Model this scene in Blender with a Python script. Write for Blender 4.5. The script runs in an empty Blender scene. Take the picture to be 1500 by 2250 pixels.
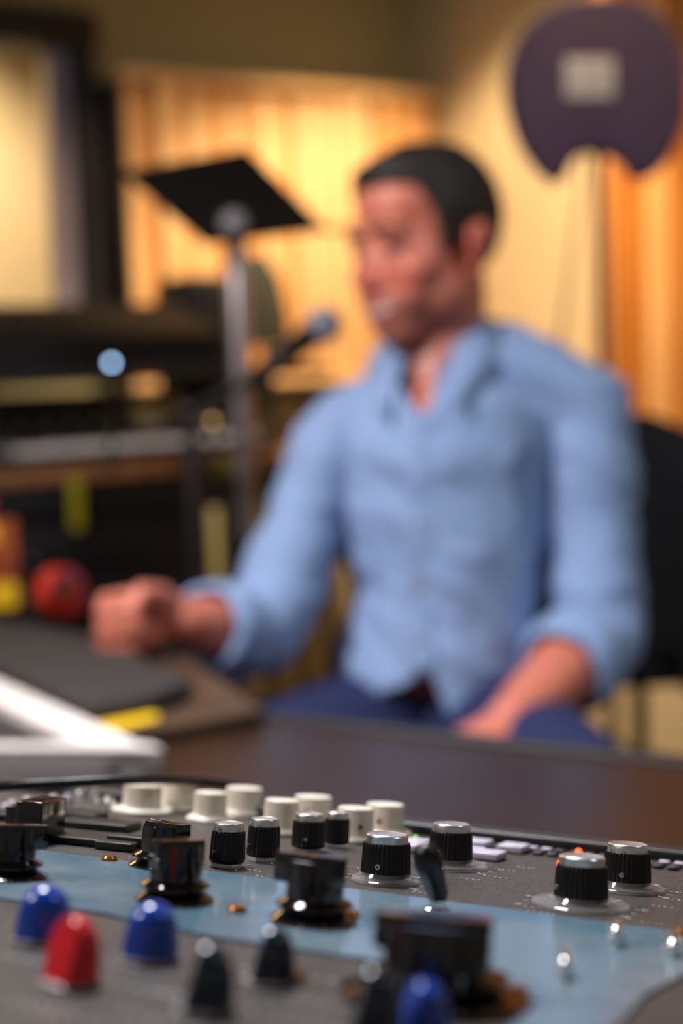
import bpy, bmesh, math, random
import numpy as np
from mathutils import Vector, Matrix, noise
from mathutils.bvhtree import BVHTree
random.seed(7)
SC = bpy.context.scene
COL = SC.collection
# ------------------------------------------------------------------ camera
R = math.radians
FPX = 3125.0
CAM = Vector((0, 0, 1.10))
PITCH, ROLL = R(6.0), R(2.0)
FW = Vector((0, math.cos(PITCH), -math.sin(PITCH)))
R0 = Vector((1, 0, 0)); U0 = Vector((0, math.sin(PITCH), math.cos(PITCH)))
RT = math.cos(ROLL) * R0 - math.sin(ROLL) * U0
UP = math.cos(ROLL) * U0 + math.sin(ROLL) * R0
cam_d = bpy.data.cameras.new('camera'); cam = bpy.data.objects.new('camera', cam_d); COL.objects.link(cam)
m = Matrix((RT, UP, -FW)).transposed().to_4x4(); m.translation = CAM
cam.matrix_world = m
cam_d.sensor_fit = 'VERTICAL'; cam_d.sensor_height = 36; cam_d.sensor_width = 24; cam_d.lens = 50
cam_d.clip_start = 0.02
cam_d.dof.use_dof = True; cam_d.dof.focus_distance = 0.468; cam_d.dof.aperture_fstop = 4.7
cam_d.dof.aperture_blades = 0
SC.camera = cam
# ------------------------------------------------------------------ world, exposure, lights
SC.view_settings.view_transform = 'Standard'; SC.view_settings.look = 'None'
SC.view_settings.gamma = 1; SC.view_settings.use_curve_mapping = False
SC.view_settings.exposure = 0.0
SC.cycles.use_denoising = True
SC.cycles.max_bounces = 6; SC.cycles.transparent_max_bounces = 12
SC.cycles.sample_clamp_indirect = 6
w = bpy.data.worlds.new('world'); SC.world = w; w.use_nodes = True
w.node_tree.nodes['Background'].inputs[0].default_value = (1.0, 0.90, 0.82, 1)
w.node_tree.nodes['Background'].inputs[1].default_value = 0.14

def aim(o, src, dst):
    d = (Vector(dst) - Vector(src)).normalized()
    o.location = src; o.rotation_euler = d.to_track_quat('-Z', 'Y').to_euler()
def area(name, src, dst, size, power, col, spread=180):
    l = bpy.data.lights.new(name, 'AREA'); l.shape = 'DISK' if not isinstance(size, tuple) else 'RECTANGLE'
    if isinstance(size, tuple): l.size, l.size_y = size
    else: l.size = size
    l.energy = power; l.color = col; l.spread = R(spread)
    o = bpy.data.objects.new(name, l); COL.objects.link(o); aim(o, src, dst); return o
def spot(name, src, dst, ang, blend, power, col, rad=0.04):
    l = bpy.data.lights.new(name, 'SPOT'); l.spot_size = R(ang); l.spot_blend = blend; l.energy = power; l.color = col
    l.shadow_soft_size = rad
    o = bpy.data.objects.new(name, l); COL.objects.link(o); aim(o, src, dst); return o
WARM = (1.0, 0.76, 0.50)
CN = Vector((0.345, 4.16, 0)); VA = Vector((.866, .5, 0)); VB = Vector((.5, -.866, 0)); VN = Vector((-.866, -.5, 0))
def wallpt(a_, b_, z): return tuple(CN + VA * a_ + VB * b_ + Vector((0, 0, z)))
area('key_fill_light', (-1.3, 0.50, 2.35), (0.1, 1.75, 0.90), 0.45, 15.5, (1.0, 0.91, 0.90), 95)
area('key_fill_light', (1.3, 0.5, 2.45), (0.35, 1.8, 0.8), 0.4, 3.5, (0.80, 0.90, 1.0), 95)  # added cool fill from the right, not a fixture of the room
area('key_fill_light', (-0.25, 1.45, 2.5), (0.05, 0.7, 0.85), 0.5, 11, (0.95, 0.96, 1.0), 80)  # added soft light from above that keeps the console bright, no fixture
spot('panel_spot_light', wallpt(-.56, .88, 2.52), wallpt(-.34, .36, 1.15), 74, 0.5, 230, WARM)
spot('panel_spot_light', wallpt(-.95, .85, 2.52), wallpt(-.85, .40, 1.2), 74, 0.5, 50, (1.0, 0.66, 0.36))
spot('wall_spot_light', wallpt(-.62, .75, 2.52), wallpt(-.22, .70, 0.9), 50, 0.6, 20, (1.0, 0.82, 0.58))
spot('wood_spot_light', wallpt(-.70, 1.55, 2.52), wallpt(-.24, 1.45, 1.0), 58, 0.5, 34, (1.0, 0.70, 0.38))

# ------------------------------------------------------------------ pixel helpers (only to find real places)
def ray(px, py): return FW + RT * ((px - 750) / FPX) - UP * ((py - 1125) / FPX)
def at(px, py, Z): return CAM + ray(px, py) * Z
def onz(px, py, z):
    d = ray(px, py); return CAM + d * ((z - CAM.z) / d.z)
def depth(p): return (Vector(p) - CAM).dot(FW)
def mpp(Z): return Z / FPX

# ------------------------------------------------------------------ materials
MATS = {}
def mat(name, col, rough=0.5, metal=0.0, noise_=None, bump=None, spec=0.5, coat=0.0, emit=None, sheen=0.0, trans=0.0, sss=0.0):
    """noise_: (scale, second colour, lo, hi); bump: (scale, strength)"""
    mt = bpy.data.materials.new(name); mt.use_nodes = True
    nt = mt.node_tree; b = nt.nodes['Principled BSDF']
    b.inputs['Base Color'].default_value = (*col, 1); b.inputs['Roughness'].default_value = rough
    b.inputs['Metallic'].default_value = metal; b.inputs['Specular IOR Level'].default_value = spec
    b.inputs['Coat Weight'].default_value = coat; b.inputs['Coat Roughness'].default_value = 0.1
    b.inputs['Transmission Weight'].default_value = trans
    if sheen: b.inputs['Sheen Weight'].default_value = sheen
    if sss:
        b.inputs['Subsurface Weight'].default_value = sss; b.inputs['Subsurface Scale'].default_value = 0.01
        b.inputs['Subsurface Radius'].default_value = (1, .35, .2)
    if emit: b.inputs['Emission Color'].default_value = (*emit[0], 1); b.inputs['Emission Strength'].default_value = emit[1]
    tc = nt.nodes.new('ShaderNodeTexCoord')
    if noise_:
        n = nt.nodes.new('ShaderNodeTexNoise'); mp = nt.nodes.new('ShaderNodeMapping')
        sc = noise_[0]
        mp.inputs['Scale'].default_value = sc if isinstance(sc, tuple) else (sc, sc, sc)
        n.inputs['Scale'].default_value = 1; n.inputs['Detail'].default_value = 4
        nt.links.new(tc.outputs['Object'], mp.inputs[0]); nt.links.new(mp.outputs[0], n.inputs['Vector'])
        cr = nt.nodes.new('ShaderNodeValToRGB')
        cr.color_ramp.elements[0].position = noise_[2]; cr.color_ramp.elements[0].color = (*col, 1)
        cr.color_ramp.elements[1].position = noise_[3]; cr.color_ramp.elements[1].color = (*noise_[1], 1)
        nt.links.new(n.outputs['Fac'], cr.inputs[0]); nt.links.new(cr.outputs[0], b.inputs['Base Color'])
    if bump:
        n2 = nt.nodes.new('ShaderNodeTexNoise'); n2.inputs['Scale'].default_value = bump[0]; n2.inputs['Detail'].default_value = 3
        nt.links.new(tc.outputs['Object'], n2.inputs['Vector'])
        bp = nt.nodes.new('ShaderNodeBump'); bp.inputs['Strength'].default_value = bump[1]; bp.inputs['Distance'].default_value = bump[2] if len(bump) > 2 else 0.001
        nt.links.new(n2.outputs['Fac'], bp.inputs['Height']); nt.links.new(bp.outputs[0], b.inputs['Normal'])
    MATS[name] = mt; return mt
def s(r, g, b):   # sRGB 0-255 -> linear
    f = lambda c: (c / 255 / 12.92) if c / 255 <= 0.04045 else ((c / 255 + 0.055) / 1.055) ** 2.4
    return (f(r), f(g), f(b))
M = dict(
    olive=mat('olive_wall_paint', s(176, 168, 122), 0.85, bump=(60, .1)),
    cream=mat('cream_wall_paint', s(206, 184, 140), 0.85, bump=(60, .1)),
    ceiling=mat('ceiling_paint', s(140, 132, 105), 0.9, bump=(40, .1)),
    floor=mat('floor_boards', s(92, 62, 38), 0.45, noise_=((2, 24, 2), s(60, 40, 26), .35, .7)),
    slat=mat('honey_wood', s(230, 172, 104), 0.45, noise_=((30, 30, 2.5), s(206, 138, 74), .42, .75), bump=(50, .15)),
    slat2=mat('pale_honey_wood', s(240, 200, 142), 0.45, noise_=((30, 30, 2.5), s(222, 168, 104), .42, .75)),
    slatd=mat('deep_honey_wood', s(196, 118, 40), 0.4, noise_=((26, 26, 2), s(150, 84, 24), .40, .7)),
    frame=mat('dark_window_frame', s(42, 36, 36), 0.5, bump=(80, .1)),
    jamb=mat('grey_window_jamb', s(172, 162, 176), 0.5, bump=(80, .1)),
    matteblack=mat('matte_black', s(20, 18, 18), 0.65, spec=.3, bump=(300, .2)),
    softblack=mat('soft_black', s(24, 22, 22), 0.42, bump=(200, .1)),
    knobblack=mat('knob_black', s(6, 6, 7), 0.36, spec=.4, noise_=(900, s(30, 30, 31), .62, .72), bump=(1500, .25, .0004)),
    glossblack=mat('gloss_black', s(10, 10, 11), 0.10, spec=.6, coat=.5, noise_=(60, s(16, 14, 14), .4, .7)),
    alu=mat('brushed_aluminium', (0.80, 0.79, 0.77), 0.30, metal=1.0, bump=(900, .12, .0003)),
    chrome=mat('chrome', (0.85, 0.85, 0.86), 0.18, metal=1.0, bump=(40, .02)),
    pole=mat('grey_steel_tube', (0.55, 0.50, 0.52), 0.32, metal=.9, bump=(60, .05)),
    ivory=mat('ivory_plastic', s(228, 220, 204), 0.38, noise_=(200, s(216, 206, 188), .45, .7), sss=.05),
    grey_panel=mat('console_grey_enamel', s(70, 63, 60), 0.42, noise_=(700, s(44, 39, 37), .46, .58), bump=(1600, .5, .0006)),
    blue=mat('console_blue_enamel', s(84, 114, 132), 0.16, noise_=(25, s(118, 136, 146), .4, .65), bump=(240, .12, .0005)),
    print_=mat('white_print', s(205, 200, 195), 0.6, noise_=(900, s(150, 146, 142), .5, .6)),
    dialclear=None,
    capblue=mat('blue_plastic', s(14, 62, 168), 0.16, coat=.4, noise_=(90, s(20, 74, 180), .4, .6)),
    capred=mat('red_plastic', s(228, 20, 34), 0.22, coat=.3, noise_=(90, s(236, 30, 44), .4, .6)),
    capdark=mat('midnight_plastic', s(16, 32, 48), 0.18, coat=.4, noise_=(90, s(22, 40, 58), .4, .6)),
    lilac=mat('lilac_button_plastic', s(190, 182, 200), 0.45, noise_=(300, s(170, 165, 182), .45, .6)),
    bronze=mat('bronze_edge', s(160, 104, 52), 0.28, metal=.8, bump=(200, .1)),
    desk=mat('black_desk_lacquer', s(42, 25, 15), 0.36, spec=.38, noise_=(9, s(50, 31, 20), .4, .7), bump=(500, .06, .0005)),
    slab=mat('brown_desk_wood', s(82, 60, 42), 0.45, noise_=((3, 40, 3), s(60, 42, 30), .4, .7)),
    foam=mat('black_foam', s(66, 58, 55), 0.9, noise_=(260, s(18, 16, 17), .42, .58), bump=(300, 1.0, .003)),
    white=mat('white_plastic', s(238, 230, 226), 0.35, noise_=(15, s(232, 224, 218), .4, .6)),
    greyp=mat('grey_plastic', s(140, 136, 140), 0.4, noise_=(30, s(140, 137, 140), .4, .6)),
    yellow=mat('yellow_paper', s(240, 196, 10), 0.6, noise_=(60, s(226, 180, 8), .4, .6)),
    cable=mat('black_rubber_cable', s(28, 26, 28), 0.32, bump=(400, .1)),
    purple=mat('purple_fabric', s(66, 46, 76), 0.8, sheen=.2, noise_=(200, s(56, 38, 66), .4, .6), bump=(500, .3)),
    label=mat('pale_label', s(190, 182, 176), 0.6, noise_=(90, s(172, 166, 162), .4, .6)),
    hair=mat('dark_brown_hair', s(38, 30, 27), 0.55, noise_=((160, 160, 30), s(20, 15, 13), .4, .65), bump=(260, .6, .004)),
    iris=mat('eye_brown', s(40, 24, 18), 0.2, noise_=(400, s(24, 14, 10), .4, .6)),
    teeth=mat('teeth_white', s(204, 180, 170), 0.3, noise_=(200, s(210, 190, 180), .4, .6)),
    lip=mat('lip_skin', s(186, 92, 84), 0.45, noise_=(200, s(170, 80, 74), .4, .6)),
    navy=mat('navy_trouser_cloth', s(22, 34, 84), 0.8, noise_=(300, s(16, 26, 66), .4, .6), bump=(600, .3)),
    mesh=mat('black_mesh_fabric', s(24, 25, 32), 0.75, noise_=(500, s(14, 14, 18), .4, .6), bump=(600, .4)),
    redgloss=mat('red_gloss', s(176, 36, 12), 0.14, coat=.6, noise_=(30, s(180, 28, 10), .4, .6)),
    rust=mat('rust_orange_card', s(176, 84, 34), 0.5, noise_=(40, s(120, 48, 26), .4, .6)),
    magenta=mat('magenta_card', s(196, 20, 84), 0.5, noise_=(40, s(170, 16, 70), .4, .6)),
    grille=mat('steel_grille', (0.30, 0.33, 0.43), 0.45, metal=.2, bump=(700, .8, .002)),
    tan=mat('tan_wood', s(160, 108, 66), 0.4, noise_=((4, 40, 4), s(122, 78, 46), .4, .7)),
    greengrey=mat('green_grey_cloth', s(74, 72, 54), 0.8, noise_=(200, s(60, 58, 44), .4, .6)),
    led_blue=mat('blue_led', s(120, 170, 220), 0.3, emit=((.42, .68, 1.0), 9)),
    led_red=mat('red_led', s(255, 40, 10), 0.3, emit=((1, .08, .02), 4)),
    led_green=mat('green_led', s(120, 220, 20), 0.3, emit=((.35, .9, .05), .9)),
    glint_amber=mat('amber_glint', s(220, 160, 60), 0.3, emit=((1, .62, .22), 1.6)),
)
def glassmat(name, tint, fac):
    mt = bpy.data.materials.new(name); mt.use_nodes = True; nt = mt.node_tree; nt.nodes.clear()
    o = nt.nodes.new('ShaderNodeOutputMaterial'); mx = nt.nodes.new('ShaderNodeMixShader'); t = nt.nodes.new('ShaderNodeBsdfTransparent')
    g = nt.nodes.new('ShaderNodeBsdfGlossy'); 
    t.inputs[0].default_value = (*tint, 1); g.inputs['Roughness'].default_value = .06
    mx.inputs[0].default_value = fac; nt.links.new(t.outputs[0], mx.inputs[1]); nt.links.new(g.outputs[0], mx.inputs[2]); nt.links.new(mx.outputs[0], o.inputs[0])
    return mt
M['dialclear'] = glassmat('clear_dial_plastic', (.97, .96, .95), .16)
_nt = M['dialclear'].node_tree; _o = [n for n in _nt.nodes if n.type == 'OUTPUT_MATERIAL'][0]; _m0 = [n for n in _nt.nodes if n.type == 'MIX_SHADER'][0]
_d = _nt.nodes.new('ShaderNodeBsdfDiffuse'); _d.inputs[0].default_value = (.75, .72, .70, 1); _m1 = _nt.nodes.new('ShaderNodeMixShader'); _m1.inputs[0].default_value = .10
_nt.links.new(_m0.outputs[0], _m1.inputs[1]); _nt.links.new(_d.outputs[0], _m1.inputs[2]); _nt.links.new(_m1.outputs[0], _o.inputs[0])
M['glass'] = glassmat('window_glass', (.98, .98, .97), .05)

def shirtmat():
    mt = mat('blue_chambray', s(128, 154, 196), 0.75, sheen=.15)
    nt = mt.node_tree; b = nt.nodes['Principled BSDF']; tc = [n for n in nt.nodes if n.type == 'TEX_COORD'][0]
    wv = nt.nodes.new('ShaderNodeTexNoise'); wv.inputs['Scale'].default_value = 900
    n = nt.nodes.new('ShaderNodeTexNoise'); n.inputs['Scale'].default_value = 6; n.inputs['Detail'].default_value = 3; n.inputs['Distortion'].default_value = .6
    nt.links.new(tc.outputs['Object'], n.inputs['Vector']); nt.links.new(tc.outputs['Object'], wv.inputs['Vector'])
    cr = nt.nodes.new('ShaderNodeValToRGB'); cr.color_ramp.elements[0].color = (*s(112, 144, 190), 1); cr.color_ramp.elements[1].color = (*s(142, 164, 202), 1)
    nt.links.new(wv.outputs['Fac'], cr.inputs[0]); nt.links.new(cr.outputs[0], b.inputs['Base Color'])
    bp = nt.nodes.new('ShaderNodeBump'); bp.inputs['Strength'].default_value = .6; bp.inputs['Distance'].default_value = .02
    nt.links.new(n.outputs['Fac'], bp.inputs['Height']); nt.links.new(bp.outputs[0], b.inputs['Normal'])
    return mt
M['shirt'] = shirtmat()

# ------------------------------------------------------------------ mesh builder
class MB:
    def __init__(s_): s_.v = []; s_.f = []
    def add(s_, vs, fs, T=None):
        o = len(s_.v)
        s_.v += [tuple(T @ Vector(v)) if T is not None else tuple(v) for v in vs]
        s_.f += [tuple(i + o for i in f) for f in fs]; return s_
    def box(s_, lo, hi, T=None, bev=0.0):
        (a, b, c), (d, e, g) = lo, hi
        if not bev:
            vs = [(x, y, z) for z in (c, g) for y in (b, e) for x in (a, d)]
            return s_.add(vs, [(0, 2, 3, 1), (4, 5, 7, 6), (0, 1, 5, 4), (2, 6, 7, 3), (0, 4, 6, 2), (1, 3, 7, 5)], T)
        bm = bmesh.new(); bmesh.ops.create_cube(bm, size=1)
        for v in bm.verts: v.co = Vector(((a + d) / 2 + v.co.x * (d - a), (b + e) / 2 + v.co.y * (e - b), (c + g) / 2 + v.co.z * (g - c)))
        bmesh.ops.bevel(bm, geom=list(bm.edges), offset=bev, segments=3, profile=.5, affect='EDGES')
        bm.verts.index_update()
        s_.add([v.co[:] for v in bm.verts], [tuple(v.index for v in f.verts) for f in bm.faces], T); bm.free(); return s_
    def lathe(s_, prof, n=48, T=None, rib=None, wob=None):
        """prof: (r, z) bottom to top; rib=(count, depth) flutes where prof item has a third entry 1"""
        vs = []; fs = []
        for p in prof:
            for i in range(n):
                a = 2 * math.pi * i / n; r = p[0]
                if rib and len(p) > 2 and p[2]:
                    r -= rib[1] * (0.5 - 0.5 * math.cos(a * rib[0])) * p[2]
                vs.append((r * math.cos(a), r * math.sin(a), p[1]))
        k = len(prof)
        for j in range(k - 1):
            for i in range(n):
                fs.append((j * n + i, j * n + (i + 1) % n, (j + 1) * n + (i + 1) % n, (j + 1) * n + i))
        fs.append(tuple(reversed(range(n)))); fs.append(tuple((k - 1) * n + i for i in range(n)))
        return s_.add(vs, fs, T)
    def tube(s_, pts, rad, n=20, flat=None, T=None, up=None):
        """rad: per-point radius or (side, up) radii; rounded caps"""
        P = [Vector(p) for p in pts]; L = len(P)
        rad = [(r, r) if not isinstance(r, (tuple, list)) else r for r in (rad if isinstance(rad, (list,)) else [rad] * L)]
        # caps
        d0 = (P[1] - P[0]).normalized(); d1 = (P[-1] - P[-2]).normalized()
        Q = []; RR = []
        for a in (80, 60, 35):
            k = math.cos(R(a)); Q.append(P[0] - d0 * min(rad[0]) * math.sin(R(a))); RR.append((rad[0][0] * k, rad[0][1] * k))
        Q += P; RR += rad
        for a in (35, 60, 80):
            k = math.cos(R(a)); Q.append(P[-1] + d1 * min(rad[-1]) * math.sin(R(a))); RR.append((rad[-1][0] * k, rad[-1][1] * k))
        u = Vector(up) if up else None
        vs = []; fs = []; prev = None
        for j, q in enumerate(Q):
            t = (Q[min(j + 1, len(Q) - 1)] - Q[max(j - 1, 0)]).normalized()
            if u is not None: a = t.cross(u)
            else:
                if prev is None: prev = Vector((0, 0, 1)) if abs(t.z) < .9 else Vector((0, 1, 0))
                a = t.cross(prev)
            a.normalize(); b = a.cross(t).normalized()
            if u is None: prev = b
            for i in range(n):
                an = 2 * math.pi * i / n
                vs.append(q + a * (RR[j][0] * math.cos(an)) + b * (RR[j][1] * math.sin(an)))
        k = len(Q)
        for j in range(k - 1):
            for i in range(n):
                fs.append((j * n + i, j * n + (i + 1) % n, (j + 1) * n + (i + 1) % n, (j + 1) * n + i))
        fs.append(tuple(reversed(range(n)))); fs.append(tuple((k - 1) * n + i for i in range(n)))
        return s_.add(vs, fs, T)
    def ell(s_, c, r, T=None, rot=None, n=24, m_=14):
        vs = [(0, 0, -1)]; fs = []
        for j in range(1, m_):
            ph = math.pi * j / m_ - math.pi / 2
            for i in range(n):
                a = 2 * math.pi * i / n; vs.append((math.cos(ph) * math.cos(a), math.cos(ph) * math.sin(a), math.sin(ph)))
        vs.append((0, 0, 1)); top = len(vs) - 1
        for i in range(n):
            fs.append((0, 1 + (i + 1) % n, 1 + i)); b = 1 + (m_ - 2) * n; fs.append((b + i, b + (i + 1) % n, top))
        for j in range(m_ - 2):
            for i in range(n):
                fs.append((1 + j * n + i, 1 + j * n + (i + 1) % n, 1 + (j + 1) * n + (i + 1) % n, 1 + (j + 1) * n + i))
        L = Matrix.Translation(c) @ (rot.to_4x4() if rot else Matrix.Identity(4)) @ Matrix.Diagonal((*r, 1))
        return s_.add(vs, fs, (T @ L) if T is not None else L)
    def prism(s_, poly, z0, z1, T=None, bev=0.0, seg=3):
        bm = bmesh.new(); vs = [bm.verts.new((p[0], p[1], z0)) for p in poly]
        f = bm.faces.new(vs); r = bmesh.ops.extrude_face_region(bm, geom=[f])
        for e in r['geom']:
            if isinstance(e, bmesh.types.BMVert): e.co.z = z1
        bmesh.ops.recalc_face_normals(bm, faces=bm.faces)
        if bev: bmesh.ops.bevel(bm, geom=[e for e in bm.edges if abs(e.verts[0].co.z - e.verts[1].co.z) < 1e-9], offset=bev, segments=seg, profile=.5, affect='EDGES')
        bm.verts.index_update()
        s_.add([v.co[:] for v in bm.verts], [tuple(v.index for v in f_.verts) for f_ in bm.faces], T); bm.free(); return s_
    def mesh(s_, name):
        me = bpy.data.meshes.new(name); me.from_pydata(s_.v, [], s_.f); me.validate(); return me

W = {}
def reg(o, parent, loc):
    Wm = Matrix.Translation(loc); W[o.name] = Wm
    o.matrix_basis = Wm
    if parent is not None:
        o.parent = parent; o.matrix_parent_inverse = W[parent.name].inverted()
def tag(o, label=None, cat=None, group=None, kind=None):
    if label: o['label'] = label
    if cat: o['category'] = cat
    if group: o['group'] = group
    if kind: o['kind'] = kind
    return o
def finish(mb, name, material, parent=None, label=None, cat=None, group=None, kind=None, smooth=35, me=None, recalc=True):
    me = me or mb.mesh(name)
    if recalc:
        bm = bmesh.new(); bm.from_mesh(me); bmesh.ops.recalc_face_normals(bm, faces=bm.faces); bm.to_mesh(me); bm.free()
    co = np.empty(len(me.vertices) * 3, np.float32); me.vertices.foreach_get('co', co); co = co.reshape(-1, 3)
    lo, hi = co.min(0), co.max(0); loc = Vector(((lo[0] + hi[0]) / 2, (lo[1] + hi[1]) / 2, lo[2]))
    co -= np.array(loc, np.float32); me.vertices.foreach_set('co', co.ravel()); me.update()
    if smooth:
        me.shade_smooth()
        if smooth < 180: me.set_sharp_from_angle(angle=R(smooth))
    mats = material if isinstance(material, list) else [material]
    for mm in mats: me.materials.append(mm)
    o = bpy.data.objects.new(name, me); COL.objects.link(o); reg(o, parent, loc)
    return tag(o, label, cat, group, kind)
def empty(name, loc, label, cat, group=None):
    o = bpy.data.objects.new(name, None); o.empty_display_size = .05; COL.objects.link(o); reg(o, None, Vector(loc))
    return tag(o, label, cat, group)
def remesh(mb, voxel, smooth_it=4, fac=.5):
    me = mb.mesh('tmp'); o = bpy.data.objects.new('tmp', me); COL.objects.link(o)
    md = o.modifiers.new('r', 'REMESH'); md.mode = 'VOXEL'; md.voxel_size = voxel
    if smooth_it:
        sm = o.modifiers.new('s', 'SMOOTH'); sm.iterations = smooth_it; sm.factor = fac
    dg = bpy.context.evaluated_depsgraph_get(); out = bpy.data.meshes.new_from_object(o.evaluated_get(dg))
    bpy.data.objects.remove(o); bpy.data.meshes.remove(me); return out
def getco(me):
    c = np.empty(len(me.vertices) * 3, np.float32); me.vertices.foreach_get('co', c); return c.reshape(-1, 3)
def frame(o, x, y, z=None):
    x = Vector(x).normalized(); y = Vector(y).normalized(); z = x.cross(y).normalized() if z is None else Vector(z)
    m_ = Matrix((x, y, z)).transposed().to_4x4(); m_.translation = o; return m_
def bez(pts, n=8):
    """Catmull-Rom"""
    P = [Vector(p) for p in pts]; P = [2 * P[0] - P[1]] + P + [2 * P[-1] - P[-2]]; out = []
    for i in range(1, len(P) - 2):
        for k in range(n):
            t = k / n; a, b, c, d = P[i - 1:i + 3]
            out.append(.5 * ((2 * b) + (c - a) * t + (2 * a - 5 * b + 4 * c - d) * t * t + (3 * b - a - 3 * c + d) * t ** 3))
    out.append(P[-2]); return out

# ================================================================== THE ROOM
XA = Vector((.866, .5, 0)); XB = Vector((.5, -.866, 0)); ZZ = Vector((0, 0, 1))
CORNER = Vector((CAM + ray(912, 90) * 4.2)); CORNER.z = 0
NB = Vector((-.866, -.5, 0))      # into the room from wall B
NA = XB                           # into the room from wall A
H = 2.75
TA = frame(CORNER, XA, -XB, ZZ)   # local x along A (negative = left), y behind the wall
TB = frame(CORNER, XB, -NB, ZZ)
def structm(mb, name, m_, **k): return finish(mb, name, m_, kind='structure', **k)
# wall A with a window opening from t=-2.6 .. -1.13
def tA(px, py, off=0.0):
    d = ray(px, py); o = CORNER + NA * off; t_ = (o - CAM).dot(NA) / d.dot(NA); p = CAM + d * t_ - o; return p.dot(XA), (CAM + d * t_).z
wl, wr, wb, wt = -2.7, tA(168, 400)[0], tA(60, 745)[1], tA(100, 88)[1]
wj = tA(114, 400)[0]
mb = MB()
mb.box((wr, 0, 0), (0.12, .12, H), TA); mb.box((-3.4, 0, 0), (wl, .12, H), TA)
mb.box((wl, 0, 0), (wr, .12, wb), TA); mb.box((wl, 0, wt), (wr, .12, H), TA)
structm(mb, 'wall_back', M['olive'], smooth=0)
mb = MB(); mb.box((0, 0, 0), (3.2, .12, H), TB); structm(mb, 'wall_right', M['cream'], smooth=0)
mb = MB(); mb.box((-3.5, -1.5, -.05), (4.0, 6.2, 0)); structm(mb, 'floor', M['floor'], smooth=0)
mb = MB(); mb.box((-3.5, -1.5, H), (4.0, 6.2, H + .05)); structm(mb, 'ceiling', M['ceiling'], smooth=0)
# next room seen through the window
mb = MB(); mb.box((-3.6, 1.3, 0), (0.3, 1.4, H), TA); structm(mb, 'wall_next_room', M['cream'], smooth=0)
spot('next_room_light', tuple(TA @ Vector((-1.7, .65, 2.5))), tuple(TA @ Vector((-1.5, 1.3, 1.1))), 110, .6, 300, (1.0, .80, .60))
# window_1
win = empty('window_1', TA @ Vector(((wl + wr) / 2, 0, wb)), None, None); tag(win, kind='structure')
mb = MB()
mb.box((wl - .06, -.05, wt - .02), (wr + .06, .14, wt + .07), TA, .006); mb.box((wl - .06, -.05, wb - .06), (wr + .06, .14, wb + .02), TA, .006)
mb.box((wr - .005, -.05, wb), (wr + .045, .14, wt), TA, .006); mb.box((wl - .06, -.05, wb), (wl + .02, .14, wt), TA, .006)
finish(mb, 'window_frame', M['frame'], win)
mb = MB(); mb.box((wj, -.01, wb), (wr - .006, .05, wt - .02), TA, .004); finish(mb, 'window_jamb', M['jamb'], win)
mb = MB(); mb.box((wl + .02, .05, wb + .02), (wj, .058, wt - .02), TA); finish(mb, 'pane', M['glass'], win, smooth=0)
mb = MB(); mb.box((wr + .055, -.03, 0), (wr + .105, .0, tA(225, 190)[1]), TA, .004); structm(mb, 'trim_1', M['frame'])
mb = MB(); mb.box((-1.0, -.02, 0), (0, 0, .10), TA, .003); structm(mb, 'baseboard_back', M['frame'])
mb = MB(); mb.box((0, -.02, 0), (3.2, 0, .10), TB, .003); structm(mb, 'baseboard_right', M['frame'])

# slatted diffuser in the corner, planks are parts
def slat_panel(T, x0, x1, z0, z1, thick, label, mats, seed, back, capm, cover=.03):
    rnd = random.Random(seed)
    root = empty('wood_slat_panel', T @ Vector(((x0 + x1) / 2, -thick / 2, z0)), label, 'wall panel')
    mb = MB(); mb.box((x0 + .012, -thick * .55, z0 + .01), (x1 - .002, -.001, z1 - .03), T); finish(mb, 'backing_board', back, root, smooth=0)
    mb = MB(); mb.box((x0, -thick - .004, z1 - cover), (x1, -.001, z1), T, .004); finish(mb, 'top_rail', capm, root)
    mb = MB(); mb.box((x0, -thick - .004, z0), (x1, -.001, z0 + .02), T, .004); finish(mb, 'bottom_rail', capm, root)
    mb = MB(); mb.box((x0 - .004, -thick, z0 + .02), (x0 + .012, -.001, z1 - cover), T, .003); finish(mb, 'side_board', M['frame'] if seed == 3 else capm, root)
    x = x0 + .014
    while x < x1 - .02:
        wd = rnd.choice([.028, .036, .045, .055]); wd = min(wd, x1 - x - .002)
        dp = thick * rnd.choice([.72, .86, .98, .8])
        mb = MB(); mb.box((x, -dp, z0 + .021), (x + wd - .004, -thick * .56, z1 - cover - .001), T, .002)
        finish(mb, 'slat', rnd.choice(mats), root); x += wd
    return root
zA = at(300, 143, 3.6).z; zAb = at(700, 842, 3.95).z
slat_panel(TA, tA(268, 300, .138)[0], -.003, zAb, zA, .138, 'tall honey wood slat panel glowing under a lamp in the corner behind the music stand', [M['slat'], M['slat2'], M['slat2'], M['slat']], 3, M['slatd'], M['slat2'])
slat_panel(TB, .86, 1.9, .62, 2.3, .06, 'deeper orange wood slat panel on the right wall behind the office chair', [M['slatd'], M['slatd'], M['slat']], 5, M['slatd'], M['slatd'])

# ceiling lamps that belong to the spots (outside the view)
def lampcan(loc, lab):
    root = empty('ceiling_spotlight', loc, lab, 'spotlight', 'round black ceiling spotlights')
    mb = MB(); mb.lathe([(.045, 0), (.05, .01), (.05, .10), (.02, .12), (.012, .21)], 24, Matrix.Translation(loc)); finish(mb, 'housing', M['matteblack'], root)
for p, lab in ((wallpt(-.56, .88, 2.535), 'round black ceiling spotlight over the middle of the corner wood panel'), (wallpt(-.95, .85, 2.535), 'round black ceiling spotlight over the left end of the corner wood panel'),
               (wallpt(-.62, .75, 2.535), 'round black ceiling spotlight beside the pale right wall'), (wallpt(-.70, 1.55, 2.535), 'round black ceiling spotlight before the orange right wood panel')):
    lampcan(Vector(p), lab)

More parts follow.
